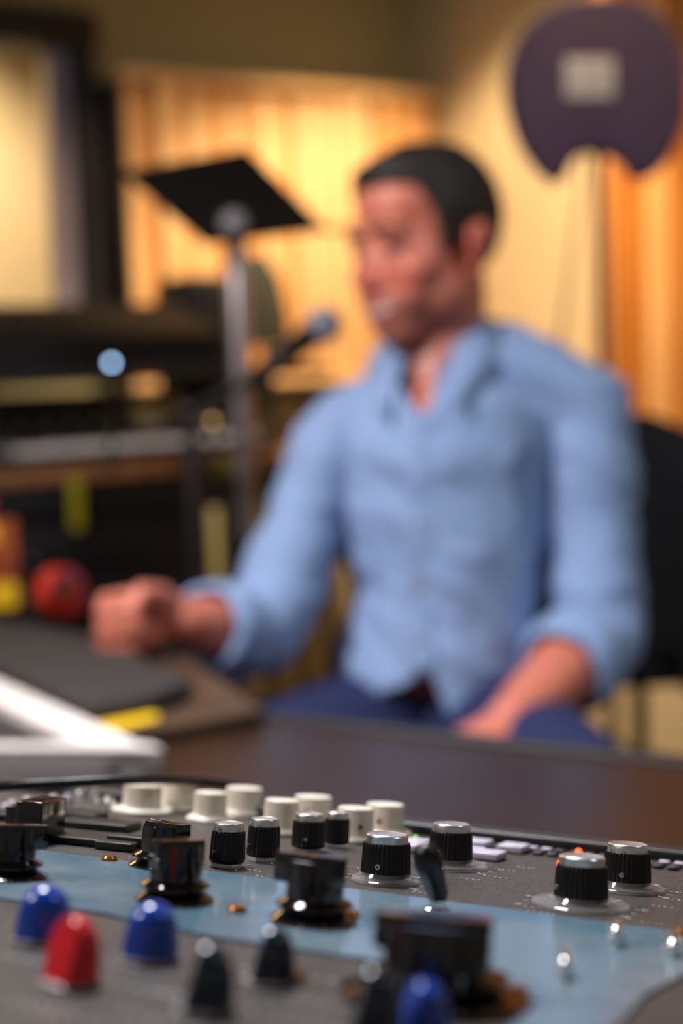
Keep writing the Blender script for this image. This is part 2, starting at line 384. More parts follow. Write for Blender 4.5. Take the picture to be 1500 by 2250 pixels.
# ================================================================== DESK
DZ = 0.76
e0 = onz(583, 1562, DZ); e1 = onz(1500, 1660, DZ)
dirE = (e1 - e0).normalized(); perp = Vector((dirE.y, -dirE.x, 0)); perp = perp if perp.y < 0 else -perp
desk = empty('studio_desk', (e0 + perp * .5).to_tuple(), 'long black satin desk that carries the mixing console and faces the seated man', 'desk')
a = e0 - dirE * 1.2; b = e1 + dirE * .7
poly = [(p.x, p.y) for p in (a, b, b + perp * 1.0, a + perp * 1.0)]
mb = MB(); mb.prism(poly, DZ - .035, DZ, None, .004); finish(mb, 'desktop', M['desk'], desk)
mb = MB(); TE = frame(Vector((a.x, a.y, DZ)), dirE, -perp, ZZ)
Ld = (b - a).length
mb.box((0, -.030, -.002), (Ld, -.008, .0035), TE, .002); finish(mb, 'edge_strip', M['softblack'], desk)
for k in (.05, Ld - .12):
    mb = MB(); mb.box((k, -.95, -DZ), (k + .05, -.05, -.036), TE, .004); finish(mb, 'desk_leg', M['matteblack'], desk)
# second, raised brown board on the desk with the foam mat
c0 = onz(580, 1560, DZ + .013); c1 = onz(300, 1612, DZ + .013)
dL = (c1 - c0).normalized(); c2 = onz(440, 1462, DZ + .013)
dB = (c2 - c0).normalized()
far = c0 + dL * 1.1
poly = [(p.x, p.y) for p in (c0, far, far + dB * .5, c0 + dB * .5)]
mb = MB(); mb.prism(poly, DZ + .0005, DZ + .014, None, .003)
finish(mb, 'desk_board', M['slab'], None, 'flat brown wooden board lying on the black desk beneath the foam mat', 'board')
fm = [onz(x, y, DZ + .03) for x, y in ((-260, 1385), (-40, 1448), (190, 1562), (330, 1535), (425, 1500), (380, 1480), (200, 1400), (60, 1375), (-260, 1330))]
mb = MB(); mb.prism([(p.x, p.y) for p in fm], DZ + .0145, DZ + .034, None, .008)
finish(mb, 'foam_mat', M['foam'], None, 'thick black speckled foam mat on the brown board at the left', 'mat')
# yellow note: lies on the board in front of the mat
yn = [onz(x, y, DZ + .0155) for x, y in ((190, 1572), (260, 1566), (348, 1570), (345, 1582), (300, 1594), (255, 1605), (200, 1603))]
mb = MB(); mb.prism([(p.x, p.y) for p in yn], DZ + .0145, DZ + .0165)
finish(mb, 'sticky_note', M['yellow'], None, 'bright yellow paper note lying beside the foam mat on the brown board', 'note')
# white framed pad
wf = empty('framed_pad', onz(100, 1720, DZ), 'white framed pad with grey front face and dark inside standing on the desk', 'pad')
TZ = DZ + .032
q = [onz(x, y, TZ) for x, y in ((352, 1652), (-260, 1650), (-330, 1420), (0, 1488))]   # outline of the top frame
q[3] = onz(-8, 1490, TZ)
xdir = (q[1] - q[0]).normalized(); sdir = (q[3] - q[0]).normalized()
n_in = Vector((-xdir.y, xdir.x, 0)); n_in = n_in if n_in.dot(sdir) > 0 else -n_in
Lx = .8; Ls = (q[3] - q[0]).length * 1.6
def fp(a_, b_): return q[0] + xdir * a_ + sdir * b_
def quad(pts, z0, z1, bev=.003): 
    mb = MB(); mb.prism([(p.x, p.y) for p in pts], z0, z1, None, bev); return mb
cw = .028
front = [fp(0, 0), fp(Lx, 0), fp(Lx, .022), fp(0.0, .022)]
finish(quad(front, DZ + .001, TZ, .006), 'front_rail', M['greyp'], wf, 'grey front rail')
side = [fp(.0, .0225), fp(.048, .0225), fp(.048, Ls), fp(.0, Ls)]
finish(quad(side, DZ + .0148, TZ + .001, .003), 'side_rail', M['white'], wf)
tr = [fp(-.002, -.001), fp(Lx, -.001), fp(Lx, .018), fp(.0, .018)]
finish(quad(tr, TZ + .0002, TZ + .004, .0018), 'front_cap', M['white'], wf)
finish(quad([fp(.0485, .023), fp(Lx, .023), fp(Lx, Ls), fp(.0485, Ls)], DZ + .0148, TZ - .010, .002), 'inner_pad', M['foam'], wf, 'dark textured pad inside the white frame')

# cables
def cable(pts, r, label, name='cable'):
    mb = MB(); mb.tube(bez(pts, 10), r, 12); return finish(mb, name, M['cable'], None, label, 'cable', smooth=180)
cable([onz(228, 1712, DZ + .003), onz(232, 1690, DZ + .010), at(255, 1672, 1.06), at(290, 1667, 1.05), at(325, 1682, 1.045), onz(352, 1700, DZ + .006), onz(420, 1735, DZ + .003)], .0026,
      'thin black cable looping up in front of the white framed pad')

# ================================================================== MIXING CONSOLE
AL = R(12.3)
rr = Vector((.914, -.407, 0)).normalized(); dh = Vector((.407, .914, 0)).normalized()
dd = dh * math.cos(AL) - ZZ * math.sin(AL); nn = rr.cross(dd).normalized()
O = at(750, 1900, .487)
MC = frame(O, rr, dd, nn)
MCi = MC.inverted()
def cuv(px, py, wz=0.0):
    d = ray(px, py); o = O + nn * wz; t = (o - CAM).dot(nn) / d.dot(nn); p = MCi @ (CAM + d * t); return p.x, p.y
def cw_(px, py):     # world point on panel
    u, v = cuv(px, py); return MC @ Vector((u, v, 0))
vfar = (cuv(900, 1824)[1] + cuv(1500, 1888)[1]) / 2
con = empty('mixing_console', MC @ Vector((0, 0, -.1)), 'grey and blue mixing console crowded with knobs across the bottom of the picture', 'mixing console')
U0_, U1_, V0_ = -.62, .55, -.30
mb = MB()
def cpt(u, v, w_): return MC @ Vector((u, v, w_))
# panel body (wedge on the desk)
bot = DZ + .001
c4 = [cpt(U0_, V0_, -.002), cpt(U1_, V0_, -.002), cpt(U1_, vfar, -.002), cpt(U0_, vfar, -.002)]
vs = [c[:] for c in c4] + [(c.x, c.y, bot) for c in c4]
mb.add(vs, [(0, 1, 2, 3), (7, 6, 5, 4), (0, 4, 5, 1), (1, 5, 6, 2), (2, 6, 7, 3), (3, 7, 4, 0)])
finish(mb, 'console_body', M['matteblack'], con, smooth=0)
mb = MB(); mb.box((U0_ + .001, V0_ + .001, -.0019), (U1_ - .001, vfar - .012, 0), MC, .0004); panel = finish(mb, 'top_panel', M['grey_panel'], con, smooth=0)
mb = MB(); mb.box((U0_, vfar - .0115, -.0019), (U1_, vfar + .004, .0045), MC, .0015); finish(mb, 'rear_trim', M['softblack'], con, 'black raised trim along the rear edge')
# blue inlay
bl = [cuv(x, y) for x, y in ((-120, 1846), (110, 1876), (800, 1962), (1620, 2070), (1640, 2130), (1500, 2150), (1420, 2190), (1300, 2320), (1060, 2320), (1180, 2210), (1090, 2160), (820, 2115), (480, 2066), (230, 2012), (-120, 1960))]
mb = MB(); mb.prism(bl, .0001, .0009, MC, .0002, 1); finish(mb, 'blue_inlay', M['blue'], con, 'glossy blue inlay band', smooth=0)

def place(px, py, w0=0.0):
    u, v = cuv(px, py, w0); return MC @ Matrix.Translation((u, v, w0))
def rz(px, py): return mpp(depth(cw_(px, py)))
def silver_knob(px, py, wpx, hpx, label, skirt=0, nut=0, rot=0, small=False):
    k = rz(px, py); r = wpx / 2 * k; h = hpx * k * 1.02; T = place(px, py) @ Matrix.Rotation(rot, 4, 'Z')
    base = .0012 if not skirt else .0016
    n = 132; ribs = 22 if small else 33; dp = r * .045
    mb = MB(); mb.lathe([(r * .80, base), (r * .96, base + h * .04), (r * 1.0, base + h * .10), (r * 1.0, base + h * .15, 1), (r * .95, base + h * .72, 1), (r * .93, base + h * .78, 1), (r * .90, base + h * .80), (r * .80, base + h * .805)], n * 2, T, (ribs, dp))
    kb = finish(mb, 'rotary_knob', M['knobblack'], con, label, smooth=30)
    mb = MB(); mb.lathe([(r * .835, base + h * .80), (r * .84, base + h * .96), (r * .80, base + h * .995), (r * .78, base + h), (r * .70, base + h * .985), (r * .2, base + h * .98)], 64, T); finish(mb, 'cap', M['alu'], kb)
    # set screw hole
    sa = random.uniform(-2.6, -.6)
    Ts = T @ Matrix.Rotation(sa - rot, 4, 'Z') @ Matrix.Translation((r * .945, 0, base + h * .30)) @ Matrix.Rotation(R(90), 4, 'Y')
    mb = MB(); mb.lathe([(r * .10, -.0003), (r * .10, .0006), (r * .06, .0006), (r * .06, .0001)], 16, Ts); finish(mb, 'set_screw', M['alu'], kb)
    if skirt:
        rs = skirt / 2 * k
        mb = MB(); mb.lathe([(rs, .0004), (rs, .0012), (rs - .0006, .0016), (r * 1.12, .0016), (r * 1.06, .0026), (r * 1.01, .0032), (r * .97, .0030), (r * .9, .0012)], 64, T); finish(mb, 'clear_dial', M['dialclear'], kb)
        mb = MB()
        for i in range(11):
            an = R(-30 + 24 * i) ; Tt = T @ Matrix.Rotation(an, 4, 'Z'); mb.box((rs + .0012, -.00015, .0001), (rs + .0030, .00015, .0003), Tt)
            if i % 2 == 0: mb.box((rs + .0036, -.0006, .0001), (rs + .0044, .0006, .0003), Tt); mb.box((rs + .0049, -.0006, .0001), (rs + .0053, .0006, .0003), Tt)
        finish(mb, 'scale_marks', M['print_'], kb, smooth=0)
    if nut:
        mb = MB(); mb.lathe([(r * .92, .0001), (r * .92, .0014), (r * .80, .0018)], 8 if nut == 1 else 32, T); finish(mb, 'nut', M['alu'], kb, smooth=20)
        mb = MB()
        for i in range(9):
            Tt = T @ Matrix.Rotation(R(-40 + 32 * i), 4, 'Z'); mb.box((r * 1.25, -.0002, .0001), (r * 1.25 + .0016, .0002, .0003), Tt)
        finish(mb, 'scale_marks', M['print_'], kb, smooth=0)
    return kb
silver_knob(498, 1904, 79, 86, 'narrow black knob with silver cap, leftmost of the row, on a faceted nut', nut=1, small=True)
silver_knob(577, 1890, 75, 82, 'narrow black knob with silver cap just right of the leftmost one', nut=1, small=True)
silver_knob(676, 1870, 76, 73, 'narrow black knob with silver cap in front of the white knobs', small=True)
silver_knob(738, 1861, 58, 68, 'smallest black knob with silver cap half hidden behind another', small=True)
silver_knob(846, 1938, 111, 92, 'wide black knob with silver cap left of the black toggle', skirt=150)
silver_knob(988, 1905, 98, 83, 'wide black knob with silver cap behind the black toggle', skirt=165)
silver_knob(1275, 1992, 120, 97, 'wide black knob with silver cap on a large clear dial, nearest at right', skirt=215)
silver_knob(1376, 1955, 105, 88, 'wide black knob with silver cap furthest right beside the red lamp', skirt=165)

def white_knob(px, py, wpx, hpx, label, fl=1.45, hole=None):
    k = rz(px, py); r = wpx / 2 * k; h = hpx * k; T = place(px, py)
    mb = MB(); mb.lathe([(r * fl, .0003), (r * fl, .0012), (r * fl * .9, .0018), (r * 1.02, .0026), (r * 1.0, .0034), (r * 1.0, .0040, 1), (r * .965, h * .93, 1), (r * .95, h * .95), (r * .95, h * .985), (r * .91, h), (r * .3, h * 1.0)], 180, T, (30, r * .03))
    kb = finish(mb, 'rotary_knob', M['ivory'], con, label, smooth=30)
    if hole is not None:
        Ts = T @ Matrix.Rotation(R(hole), 4, 'Z') @ Matrix.Translation((r * .965, 0, h * .48)) @ Matrix.Rotation(R(90), 4, 'Y')
        mb = MB(); mb.lathe([(r * .14, -.0004), (r * .14, .0003), (r * .05, .0003)], 20, Ts); finish(mb, 'screw_hole', M['bronze'], kb)
white_knob(311, 1784, 86, 60, 'white knob furthest left at the front of its pair', 1.5)
white_knob(391, 1778, 80, 58, 'white knob behind the furthest left one', 1.2)
white_knob(460, 1803, 74, 62, 'white knob third from the left', 1.4)
white_knob(534, 1790, 82, 59, 'white knob fourth from the left', 1.2)
white_knob(616, 1832, 78, 74, 'white knob right behind the narrow black knobs', 1.3)
white_knob(685, 1812, 84, 62, 'white knob above the narrow black knob in front of it', 1.25, -85)
white_knob(778, 1848, 82, 73, 'white knob second from the right with a screw hole', 1.25, -50)
white_knob(843, 1833, 85, 66, 'white knob furthest right with a screw hole', 1.4, -85)

def wing_knob(px, py, wpx, hpx, label, wing=0.0, skirt=1.45, wl_=1.35):
    """glossy two tier knob: flared skirts, barrel, pointer wing"""
    k = rz(px, py); r = wpx / 2 * k; h = hpx * k; T = place(px, py)
    mb = MB(); mb.lathe([(r * skirt, .0006), (r * skirt, .0014), (r * 1.18, h * .17), (r * 1.06, h * .21), (r * 1.0, h * .24), (r * .98, h * .30), (r * .90, h * .31)], 96, T, None)
    kb = finish(mb, 'rotary_knob', M['glossblack'], con, label, smooth=30)
    mb = MB(); mb.lathe([(r * 1.25, h * .30), (r * 1.22, h * .335), (r * .97, h * .40), (r * .93, h * .42), (r * .93, h * .95, 1), (r * .88, h * 1.0), (r * .3, h * 1.0)], 96, T, (8, r * .05))
    finish(mb, 'barrel', M['glossblack'], kb, smooth=30)
    Tw = T @ Matrix.Rotation(R(wing), 4, 'Z')
    mb = MB(); mb.prism([(-r * .92, -r * .34), (r * .9, -r * .34), (r * wl_, -r * .14), (r * wl_, r * .14), (r * .9, r * .34), (-r * .92, r * .34)], h * .60, h * 1.06, Tw, r * .06, 2); finish(mb, 'pointer_wing', M['glossblack'], kb)
    mb = MB(); mb.box((r * .4, -r * .03, h * 1.061), (r * wl_ * .93, r * .03, h * 1.066), Tw); finish(mb, 'pointer_line', M['print_'], kb, smooth=0)
    mb = MB()
    for i in range(12):
        Tt = T @ Matrix.Rotation(R(30 * i + 8), 4, 'Z'); mb.box((r * skirt * .985, -.0004, .0007), (r * skirt * 1.01, .0004, .0015), Tt)
    finish(mb, 'skirt_marks', M['bronze'], kb, smooth=0)
wing_knob(22, 1932, 112, 112, 'glossy black winged knob cut by the left edge', 35)
wing_knob(362, 1908, 118, 94, 'glossy black winged knob behind another at left', 160, 1.35, 1.1)
wing_knob(382, 1985, 124, 130, 'glossy black winged knob right of the blue cap', 60, 1.4, 1.05)
wing_knob(688, 2030, 138, 140, 'glossy black winged knob in the middle with a stepped skirt', 178, 1.4, 1.45)
wing_knob(955, 2195, 262, 172, 'largest glossy black winged knob, nearest at the bottom', 195, 1.6, 1.08)

def bullet(px, py, wpx, hpx, m_, label, rot=200, lean=0):
    k = rz(px, py); r = wpx / 2 * k; h = hpx * k; T = place(px, py) @ Matrix.Rotation(R(rot), 4, 'Z')
    mb = MB(); pr = [(1.0, .10), (1.0, .12), (.99, .3), (.96, .5), (.88, .68), (.74, .82), (.55, .92), (.32, .98), (.1, 1.0)]
    n = 64; vs = []; fs = []
    for (a_, z_) in pr:
        for i in range(n):
            an = 2 * math.pi * i / n; x = a_ * math.cos(an); y = a_ * math.sin(an)
            x = min(x, .84 - .60 * z_)        # sloping flat face
            y = max(-.93, min(.93, y))
            vs.append((x * r, y * r, z_ * h))
    for j in range(len(pr) - 1):
        for i in range(n): fs.append((j * n + i, j * n + (i + 1) % n, (j + 1) * n + (i + 1) % n, (j + 1) * n + i))
    fs.append(tuple(reversed(range(n)))); fs.append(tuple((len(pr) - 1) * n + i for i in range(n)))
    mb.add(vs, fs, T); kb = finish(mb, 'pointer_knob', m_, con, label, smooth=28)
    mb = MB(); mb.lathe([(r * 1.08, .0003), (r * 1.08, h * .06), (r * .9, h * .099)], 48, T); finish(mb, 'collar', M['greyp'], kb)
    return kb
bullet(92, 2068, 124, 122, M['capblue'], 'blue bullet shaped knob at the left behind the red one', 175)
bullet(155, 2165, 126, 150, M['capred'], 'red bullet shaped knob in front of the blue knobs', 250)
bullet(328, 2108, 124, 125, M['capblue'], 'blue bullet shaped knob right of the red one', 175)
bullet(450, 2225, 128, 150, M['capdark'], 'midnight blue knob low at the left of the middle', 205)
bullet(592, 2160, 112, 122, M['capdark'], 'midnight blue knob in front of the middle winged knob', 205)
bullet(815, 2290, 140, 165, M['capdark'], 'midnight blue knob at the bottom edge left of the largest winged knob', 205)
bullet(925, 2275, 120, 120, M['capblue'], 'blue knob tucked under the largest winged knob', 215)

# toggle
def toggle(px, py, tx, ty, wt_, m_, label, nutpx=62):
    k = rz(px, py); T = place(px, py); u, v = cuv(px, py)
    mb = MB(); r = nutpx / 2 * k
    mb.lathe([(r, .0009), (r, .0022), (r * .8, .0026), (r * .62, .0027), (r * .62, .0052), (r * .5, .0058), (r * .3, .0060)], 6, T)
    base = finish(mb, 'toggle_switch', M['chrome'], con, label, smooth=20)
    Z = depth(cw_(px, py)) - .002
    top = at(tx, ty, Z - .004); b0 = MC @ Vector((u, v, .006)); d = (top - b0)
    mb = MB(); mb.tube([b0, b0 + d * .25, b0 + d * .6, b0 + d * .85, top - d * .06], [wt_ * .68 * k / 2, wt_ * .74 * k / 2, wt_ * .86 * k / 2, wt_ * k / 2, wt_ * .95 * k / 2], 24)
    finish(mb, 'lever', m_, base, smooth=180)
toggle(960, 2012, 936, 1878, 68, M['knobblack'], 'toggle switch with a black bat lever and chrome nut')
toggle(1356, 2078, 1353, 2050, 26, M['chrome'], 'small chrome toggle on the blue inlay near the right knob', 40)
toggle(1240, 2150, 1240, 2122, 30, M['chrome'], 'small chrome toggle in the middle of the blue inlay', 44)
toggle(1475, 2100, 1478, 2082, 26, M['chrome'], 'small chrome toggle by the right edge', 44)

# low black key caps at left
def keycap(px, py, su, sv, h_, label=None, m_=None, rot=0):
    T = place(px, py) @ Matrix.Rotation(R(rot), 4, 'Z')
    mb = MB(); mb.box((-su / 2, -sv / 2, .0002), (su / 2, sv / 2, h_), T, .0005); return finish(mb, 'key_cap', m_ or M['softblack'], con, label)
keycap(180, 1852, .030, .016, .0028, 'wide low black key cap', rot=8)
keycap(255, 1868, .014, .006, .0030, 'narrow low black key cap in two steps', rot=8); keycap(288, 1862, .016, .008, .0042, rot=8)
keycap(215, 1820, .030, .015, .0030, rot=8); keycap(140, 1795, .034, .012, .0030, rot=8)
keycap(86, 1850, .010, .020, .0150, 'tall glossy black block', M['glossblack'], 10)
keycap(60, 1830, .014, .010, .0100, None, M['glossblack'], 10)
keycap(1, 1800, .03, .012, .003, rot=8)
# small pale buttons, far left field
for (x, y) in ((30, 1768), (62, 1762), (95, 1771), (120, 1758), (150, 1766), (176, 1757), (205, 1768), (208, 1752), (238, 1764), (15, 1781), (75, 1781), (240, 1778)):
    T = place(x, y); mb = MB(); hh = random.uniform(.002, .005)
    mb.lathe([(.0026, .0002), (.0026, hh * .6), (.0018, hh), (.0008, hh * 1.02)], 16, T); finish(mb, 'push_button', M['alu'] if random.random() < .5 else M['lilac'], con)
# lilac buttons at right
for (x, y) in ((912, 1862), (928, 1872), (1048, 1862), (1128, 1872), (1075, 1888), (1030, 1880)):
    T = place(x, y); mb = MB(); mb.box((-.0050, -.0058, .0002), (.0050, .0058, .0030), T, .0008); finish(mb, 'push_button', M['lilac'], con)
for (x, y, m_) in ((912, 1848, 'led_green'), (1270, 1884, 'led_red'), (1228, 1905, 'led_red')):
    T = place(x, y); mb = MB(); rr_ = .0013 if x == 1270 else .0009
    mb.lathe([(rr_, .0002), (rr_, rr_ * 1.6), (rr_ * .8, rr_ * 2.2), (rr_ * .3, rr_ * 2.5)], 16, T); finish(mb, 'indicator_lamp', M[m_], con, {'led_green': 'green indicator lamp', 'led_red': 'red indicator lamp'}[m_])
# field of tiny buttons along the rear edge
u0, v0 = cuv(1100, 1868); 
for i in range(30):
    for j in range(3):
        u = u0 + .004 + i * .0056; v = vfar - .0190 - j * .0058
        if random.random() < .12: continue
        T = MC @ Matrix.Translation((u, v, 0)); mb = MB(); mb.box((-.0019, -.0021, .0001), (.0019, .0021, .0014), T, .0004)
        finish(mb, 'tiny_button', M['lilac'] if random.random() < .35 else M['softblack'], con)
# printed dashes on the enamel
mb = MB()
def words(px, py, n, step=.0019, sz=.0011):
    T = place(px, py)
    for i in range(n):
        for q_ in range(3):
            x = i * step + random.uniform(0, .0005); y = (q_ - 1) * sz * .42; wv = random.uniform(.4, .8) * sz
            mb.box((x, y, .0001), (x + wv, y + sz * .18, .00022), T)
for a_ in ((118, 1878, 6), (170, 1884, 4), (200, 1888, 5), (282, 1884, 4), (1135, 1905, 4), (1090, 1910, 4), (1300, 2030, 6), (1390, 2025, 5), (1155, 2002, 5), (1460, 1975, 5), (1430, 1990, 4), (1150, 1992, 3),
           (560, 1925, 3), (545, 1912, 3), (640, 1890, 3), (450, 1925, 4), (760, 1905, 3), (905, 1960, 4), (870, 1972, 4), (1060, 1925, 5), (700, 1900, 3), (860, 1968, 4), (440, 1912, 3), (1010, 1930, 4)):
    words(*a_)
for a_ in ((20, 2200, 5), (230, 2160, 6), (60, 2225, 6), (260, 2230, 6), (470, 2120, 5), (690, 2150, 6), (640, 2195, 6), (760, 2180, 6), (200, 2110, 4), (0, 2100, 4), (330, 2180, 5), (540, 2220, 6)):
    words(*a_, step=.0034, sz=.0022)
finish(mb, 'printed_lettering', M['print_'], con, 'tiny white printed lettering', kind='stuff', smooth=0)
# small bronze studs put in as the warm glints on the panel
for (x, y) in ((1135, 2190), (30, 1905), (110, 1980), (770, 2020), (1500, 2060), (240, 1896), (645, 2155), (520, 2010)):
    T = place(x, y); mb = MB(); mb.lathe([(.0026, .0009), (.0026, .0016), (.0020, .0024), (.0006, .0026)], 24, T); finish(mb, 'glint_stud', M['bronze'], con)
# long cable over the rear of the console
cp = [(-160, 1742, .012), (0, 1728, .012), (120, 1722, .013), (300, 1713, .015), (430, 1716, .013), (520, 1728, .009), (600, 1748, .004), (650, 1768, .002)]
pts = []
for (x, y, w_) in cp:
    u, v = cuv(x, y, w_); pts.append(MC @ Vector((u, v, w_)))
pts[-1] = MC @ Vector((cuv(670, 1790)[0], vfar + .02, .0)); pts[-2] = MC @ Vector((cuv(620, 1760)[0], vfar + .012, .006))
cable(pts, .0021, 'long black cable running over the rear of the console behind the white knobs')

# ================================================================== THE MAN
man = empty('person', at(960, 1700, 1.86).to_tuple()[:2] + (0,), 'smiling man in a light blue shirt with rolled sleeves seated behind the desk looking left', 'person')
HC = at(930, 550, 1.85)                                   # head centre
yaw = R(50)
fdir = Vector((-math.sin(yaw), -math.cos(yaw), 0)); ldir = Vector((math.cos(yaw), -math.sin(yaw), 0))  # his left
TH = frame(HC, ldir, -fdir.cross(Vector((0, 0, 0))) if False else fdir, ZZ)
TH = Matrix((ldir, fdir, ldir.cross(fdir))).transposed().to_4x4()
if TH.to_3x3().determinant() < 0 or (TH.to_3x3() @ Vector((0, 0, 1))).z < 0:
    ldir = -ldir; TH = Matrix((ldir, fdir, ldir.cross(fdir))).transposed().to_4x4()
TH = Matrix.Translation(HC) @ TH @ Matrix.Rotation(R(-4), 4, 'X') @ Matrix.Rotation(R(2), 4, 'Y') @ Matrix.Scale(1.03, 4)
sb = MB()
def H_(c, r, rot=None): sb.ell(c, r, TH, rot)
H_((0, -.016, .036), (.074, .096, .084)); H_((0, .024, -.022), (.063, .068, .088)); H_((0, .054, -.092), (.033, .034, .025))
H_((0, .03, .055), (.062, .058, .05)); H_((0, .052, -.062), (.046, .038, .036))
for sx in (-1, 1):
    H_((sx * .045, .008, -.058), (.024, .046, .036)); H_((sx * .041, .056, -.026), (.026, .027, .022)); H_((sx * .024, .079, .024), (.026, .013, .010))
    H_((sx * .034, .058, -.052), (.022, .024, .026)); H_((sx * .0115, .094, -.036), (.0090, .010, .0075))
    er = Matrix.Rotation(R(sx * -24), 3, 'Z') @ Matrix.Rotation(R(-10), 3, 'X')
    H_((sx * .079, -.012, -.006), (.0065, .017, .030), er); H_((sx * .084, -.023, .004), (.0075, .009, .025), er); H_((sx * .077, -.006, -.032), (.0065, .009, .010))
    H_((sx * .031, .0735, .0105), (.0175, .0118, .0075)); H_((sx * .031, .0735, -.0075), (.017, .0112, .0070))
sb.tube([TH @ Vector(p) for p in ((0, .080, .012), (0, .092, -.008), (0, .104, -.027), (0, .103, -.036))], [.0082, .0085, .0112, .0108], 16)
H_((0, .088, -.057), (.026, .008, .007)); H_((0, .085, -.084), (.022, .009, .008))
neck0 = TH @ Vector((0, -.030, -.045)); NB_ = at(975, 850, 1.88)
sb.tube([neck0, (neck0 + NB_) / 2 + Vector((0, .004, 0)), NB_], [.056, .055, .066], 28)
# torso under the shirt
def P(x, y, Z): return at(x, y, Z)
sb.tube([P(940, 1500, 1.88), P(970, 1290, 1.88), P(965, 1060, 1.88), P(985, 920, 1.885), P(968, 850, 1.885)], [(.11, .095), (.105, .09), (.118, .10), (.108, .088), (.075, .062)], 32, up=(0, 1, 0))
# shoulders + arms in one go
sb.tube([P(985, 900, 1.885), P(745, 960, 1.87)], [.044, .040]); sb.tube([P(985, 890, 1.885), P(1285, 905, 1.88)], [.044, .044])
rs_, rel, rwr = P(742, 960, 1.87), P(556, 1398, 1.76), P(392, 1366, 1.645)
sb.tube([rs_, P(676, 1130, 1.84), P(622, 1285, 1.80), rel], [.040, .034, .038, .038]); sb.tube([rel, rel.lerp(rwr, .35), rel.lerp(rwr, .8), rwr], [.040, .043, .034, (.031, .026)], up=(0, 0, 1))
lsx, lel, lwr = P(1288, 905, 1.88), P(1318, 1395, 1.83), P(1120, 1590, 1.66)
sb.tube([lsx, lsx.lerp(lel, .5), lel], [.046, .044, .042]); sb.tube([lel, lel.lerp(lwr, .35), lel.lerp(lwr, .8), lwr], [.042, .045, .036, .030])
# hands
def hand(wr, a_, p_, s_, curl, thumbc):
    """a_ wrist->knuckles, p_ palm normal, s_ towards the thumb side"""
    T = Matrix((a_, p_, s_)).transposed().to_4x4(); T.translation = wr
    sb.tube([T @ Vector((0, 0, 0)), T @ Vector((.03, 0, 0)), T @ Vector((.06, 0.0, 0)), T @ Vector((.084, 0, 0))], [(.024, .028), (.019, .036), (.016, .041), (.013, .040)], 24, up=T.to_3x3() @ Vector((0, 0, 1)))
    sb.ell((.03, .012, .022), (.03, .015, .018), T)
    for i, (off, L) in enumerate(((.031, .95), (.010, 1.05), (-.011, 1.0), (-.031, .82))):
        p0 = Vector((.083, .004, off)); segs = (.043 * L, .027 * L, .021 * L); an = 0; pts = [p0]; rads = [.0105]
        for j, sg in enumerate(segs):
            an += R(curl[j]); p0 = p0 + Vector((math.cos(an), math.sin(an), 0)) * sg; pts.append(p0); rads.append((.0098, .0090, .0078)[j] * (1 if i < 3 else .9))
        sb.tube([T @ p for p in pts], rads, 14)
    tp = [Vector(t_) for t_ in thumbc]; sb.tube([T @ p for p in tp], [.015, .0125, .0110, .0090], 14)
a1 = Vector((-.93, -.34, -.04)).normalized(); p1 = Vector((.33, -.92, -.12)); p1 = (p1 - a1 * p1.dot(a1)).normalized(); s1 = a1.cross(p1)
if s1.z < 0: s1 = -s1
hand(rwr + Vector((0, 0, .006)), a1, p1, s1, (74, 84, 60), ((.02, .012, .030), (.048, .034, .044), (.066, .052, .030), (.060, .060, .012)))
a2 = (lwr - lel).normalized(); a2 = (a2 + Vector((-.35, -.1, .05))).normalized(); p2 = Vector((0, 0, -1)); p2 = (p2 - a2 * p2.dot(a2)).normalized(); s2 = a2.cross(p2)
if s2.y > 0: s2 = -s2
hand(lwr, a2, p2, s2, (16, 22, 16), ((.02, .012, .028), (.045, .020, .046), (.068, .024, .056), (.09, .028, .058)))
# legs under the clothes
hipR, hipL = P(880, 1560, 1.90), P(1040, 1560, 1.90); hipR.z = hipL.z = .615
knR = Vector((-.20, 1.50, .615)); knL = Vector((.26, 1.46, .615))
anR = Vector((-.20, 1.52, .12)); anL = Vector((.30, 1.50, .12))
for hp, kn, an in ((hipR, knR, anR), (hipL, knL, anL)):
    sb.tube([hp, hp.lerp(kn, .5), kn], [.075, .066, .050]); sb.tube([kn, kn.lerp(an, .35), an, an + Vector((0, -.02, -.06))], [.048, .046, .032, .032])
sb.tube([P(940, 1500, 1.88), (hipR + hipL) / 2], [(.11, .09), (.11, .09)], up=(0, 1, 0))
skin_me = remesh(sb, .0038, 6, .5)

def skinmat():
    mt = mat('skin', s(206, 124, 98), 0.42, sss=.12, spec=.45)
    nt = mt.node_tree; b = nt.nodes['Principled BSDF']; tc = [n for n in nt.nodes if n.type == 'TEX_COORD'][0]
    at_ = nt.nodes.new('ShaderNodeAttribute'); at_.attribute_name = 'skin_tone'
    n = nt.nodes.new('ShaderNodeTexNoise'); n.inputs['Scale'].default_value = 40; nt.links.new(tc.outputs['Object'], n.inputs['Vector'])
    mx = nt.nodes.new('ShaderNodeMixRGB'); mx.blend_type = 'MULTIPLY'; mx.inputs[0].default_value = .35
    nt.links.new(at_.outputs['Color'], mx.inputs[1]); nt.links.new(n.outputs['Fac'], mx.inputs[2]); nt.links.new(mx.outputs[0], b.inputs['Base Color'])
    return mt
M['skin'] = skinmat()
bm = bmesh.new(); bm.from_mesh(skin_me); Ti = TH.inverted()
fv = [v for v in bm.verts if (lambda q_: abs(q_.x) < .066 and q_.y > .015 and -.11 < q_.z < .09)(Ti @ v.co)]
for _ in range(7): bmesh.ops.smooth_vert(bm, verts=fv, factor=.5, use_axis_x=True, use_axis_y=True, use_axis_z=True)
bm.to_mesh(skin_me); bm.free()
co = getco(skin_me); THi = np.array(TH.inverted()); hl = np.c_[co, np.ones(len(co))] @ THi.T
tone = np.tile(np.array(s(222, 130, 106)), (len(co), 1))
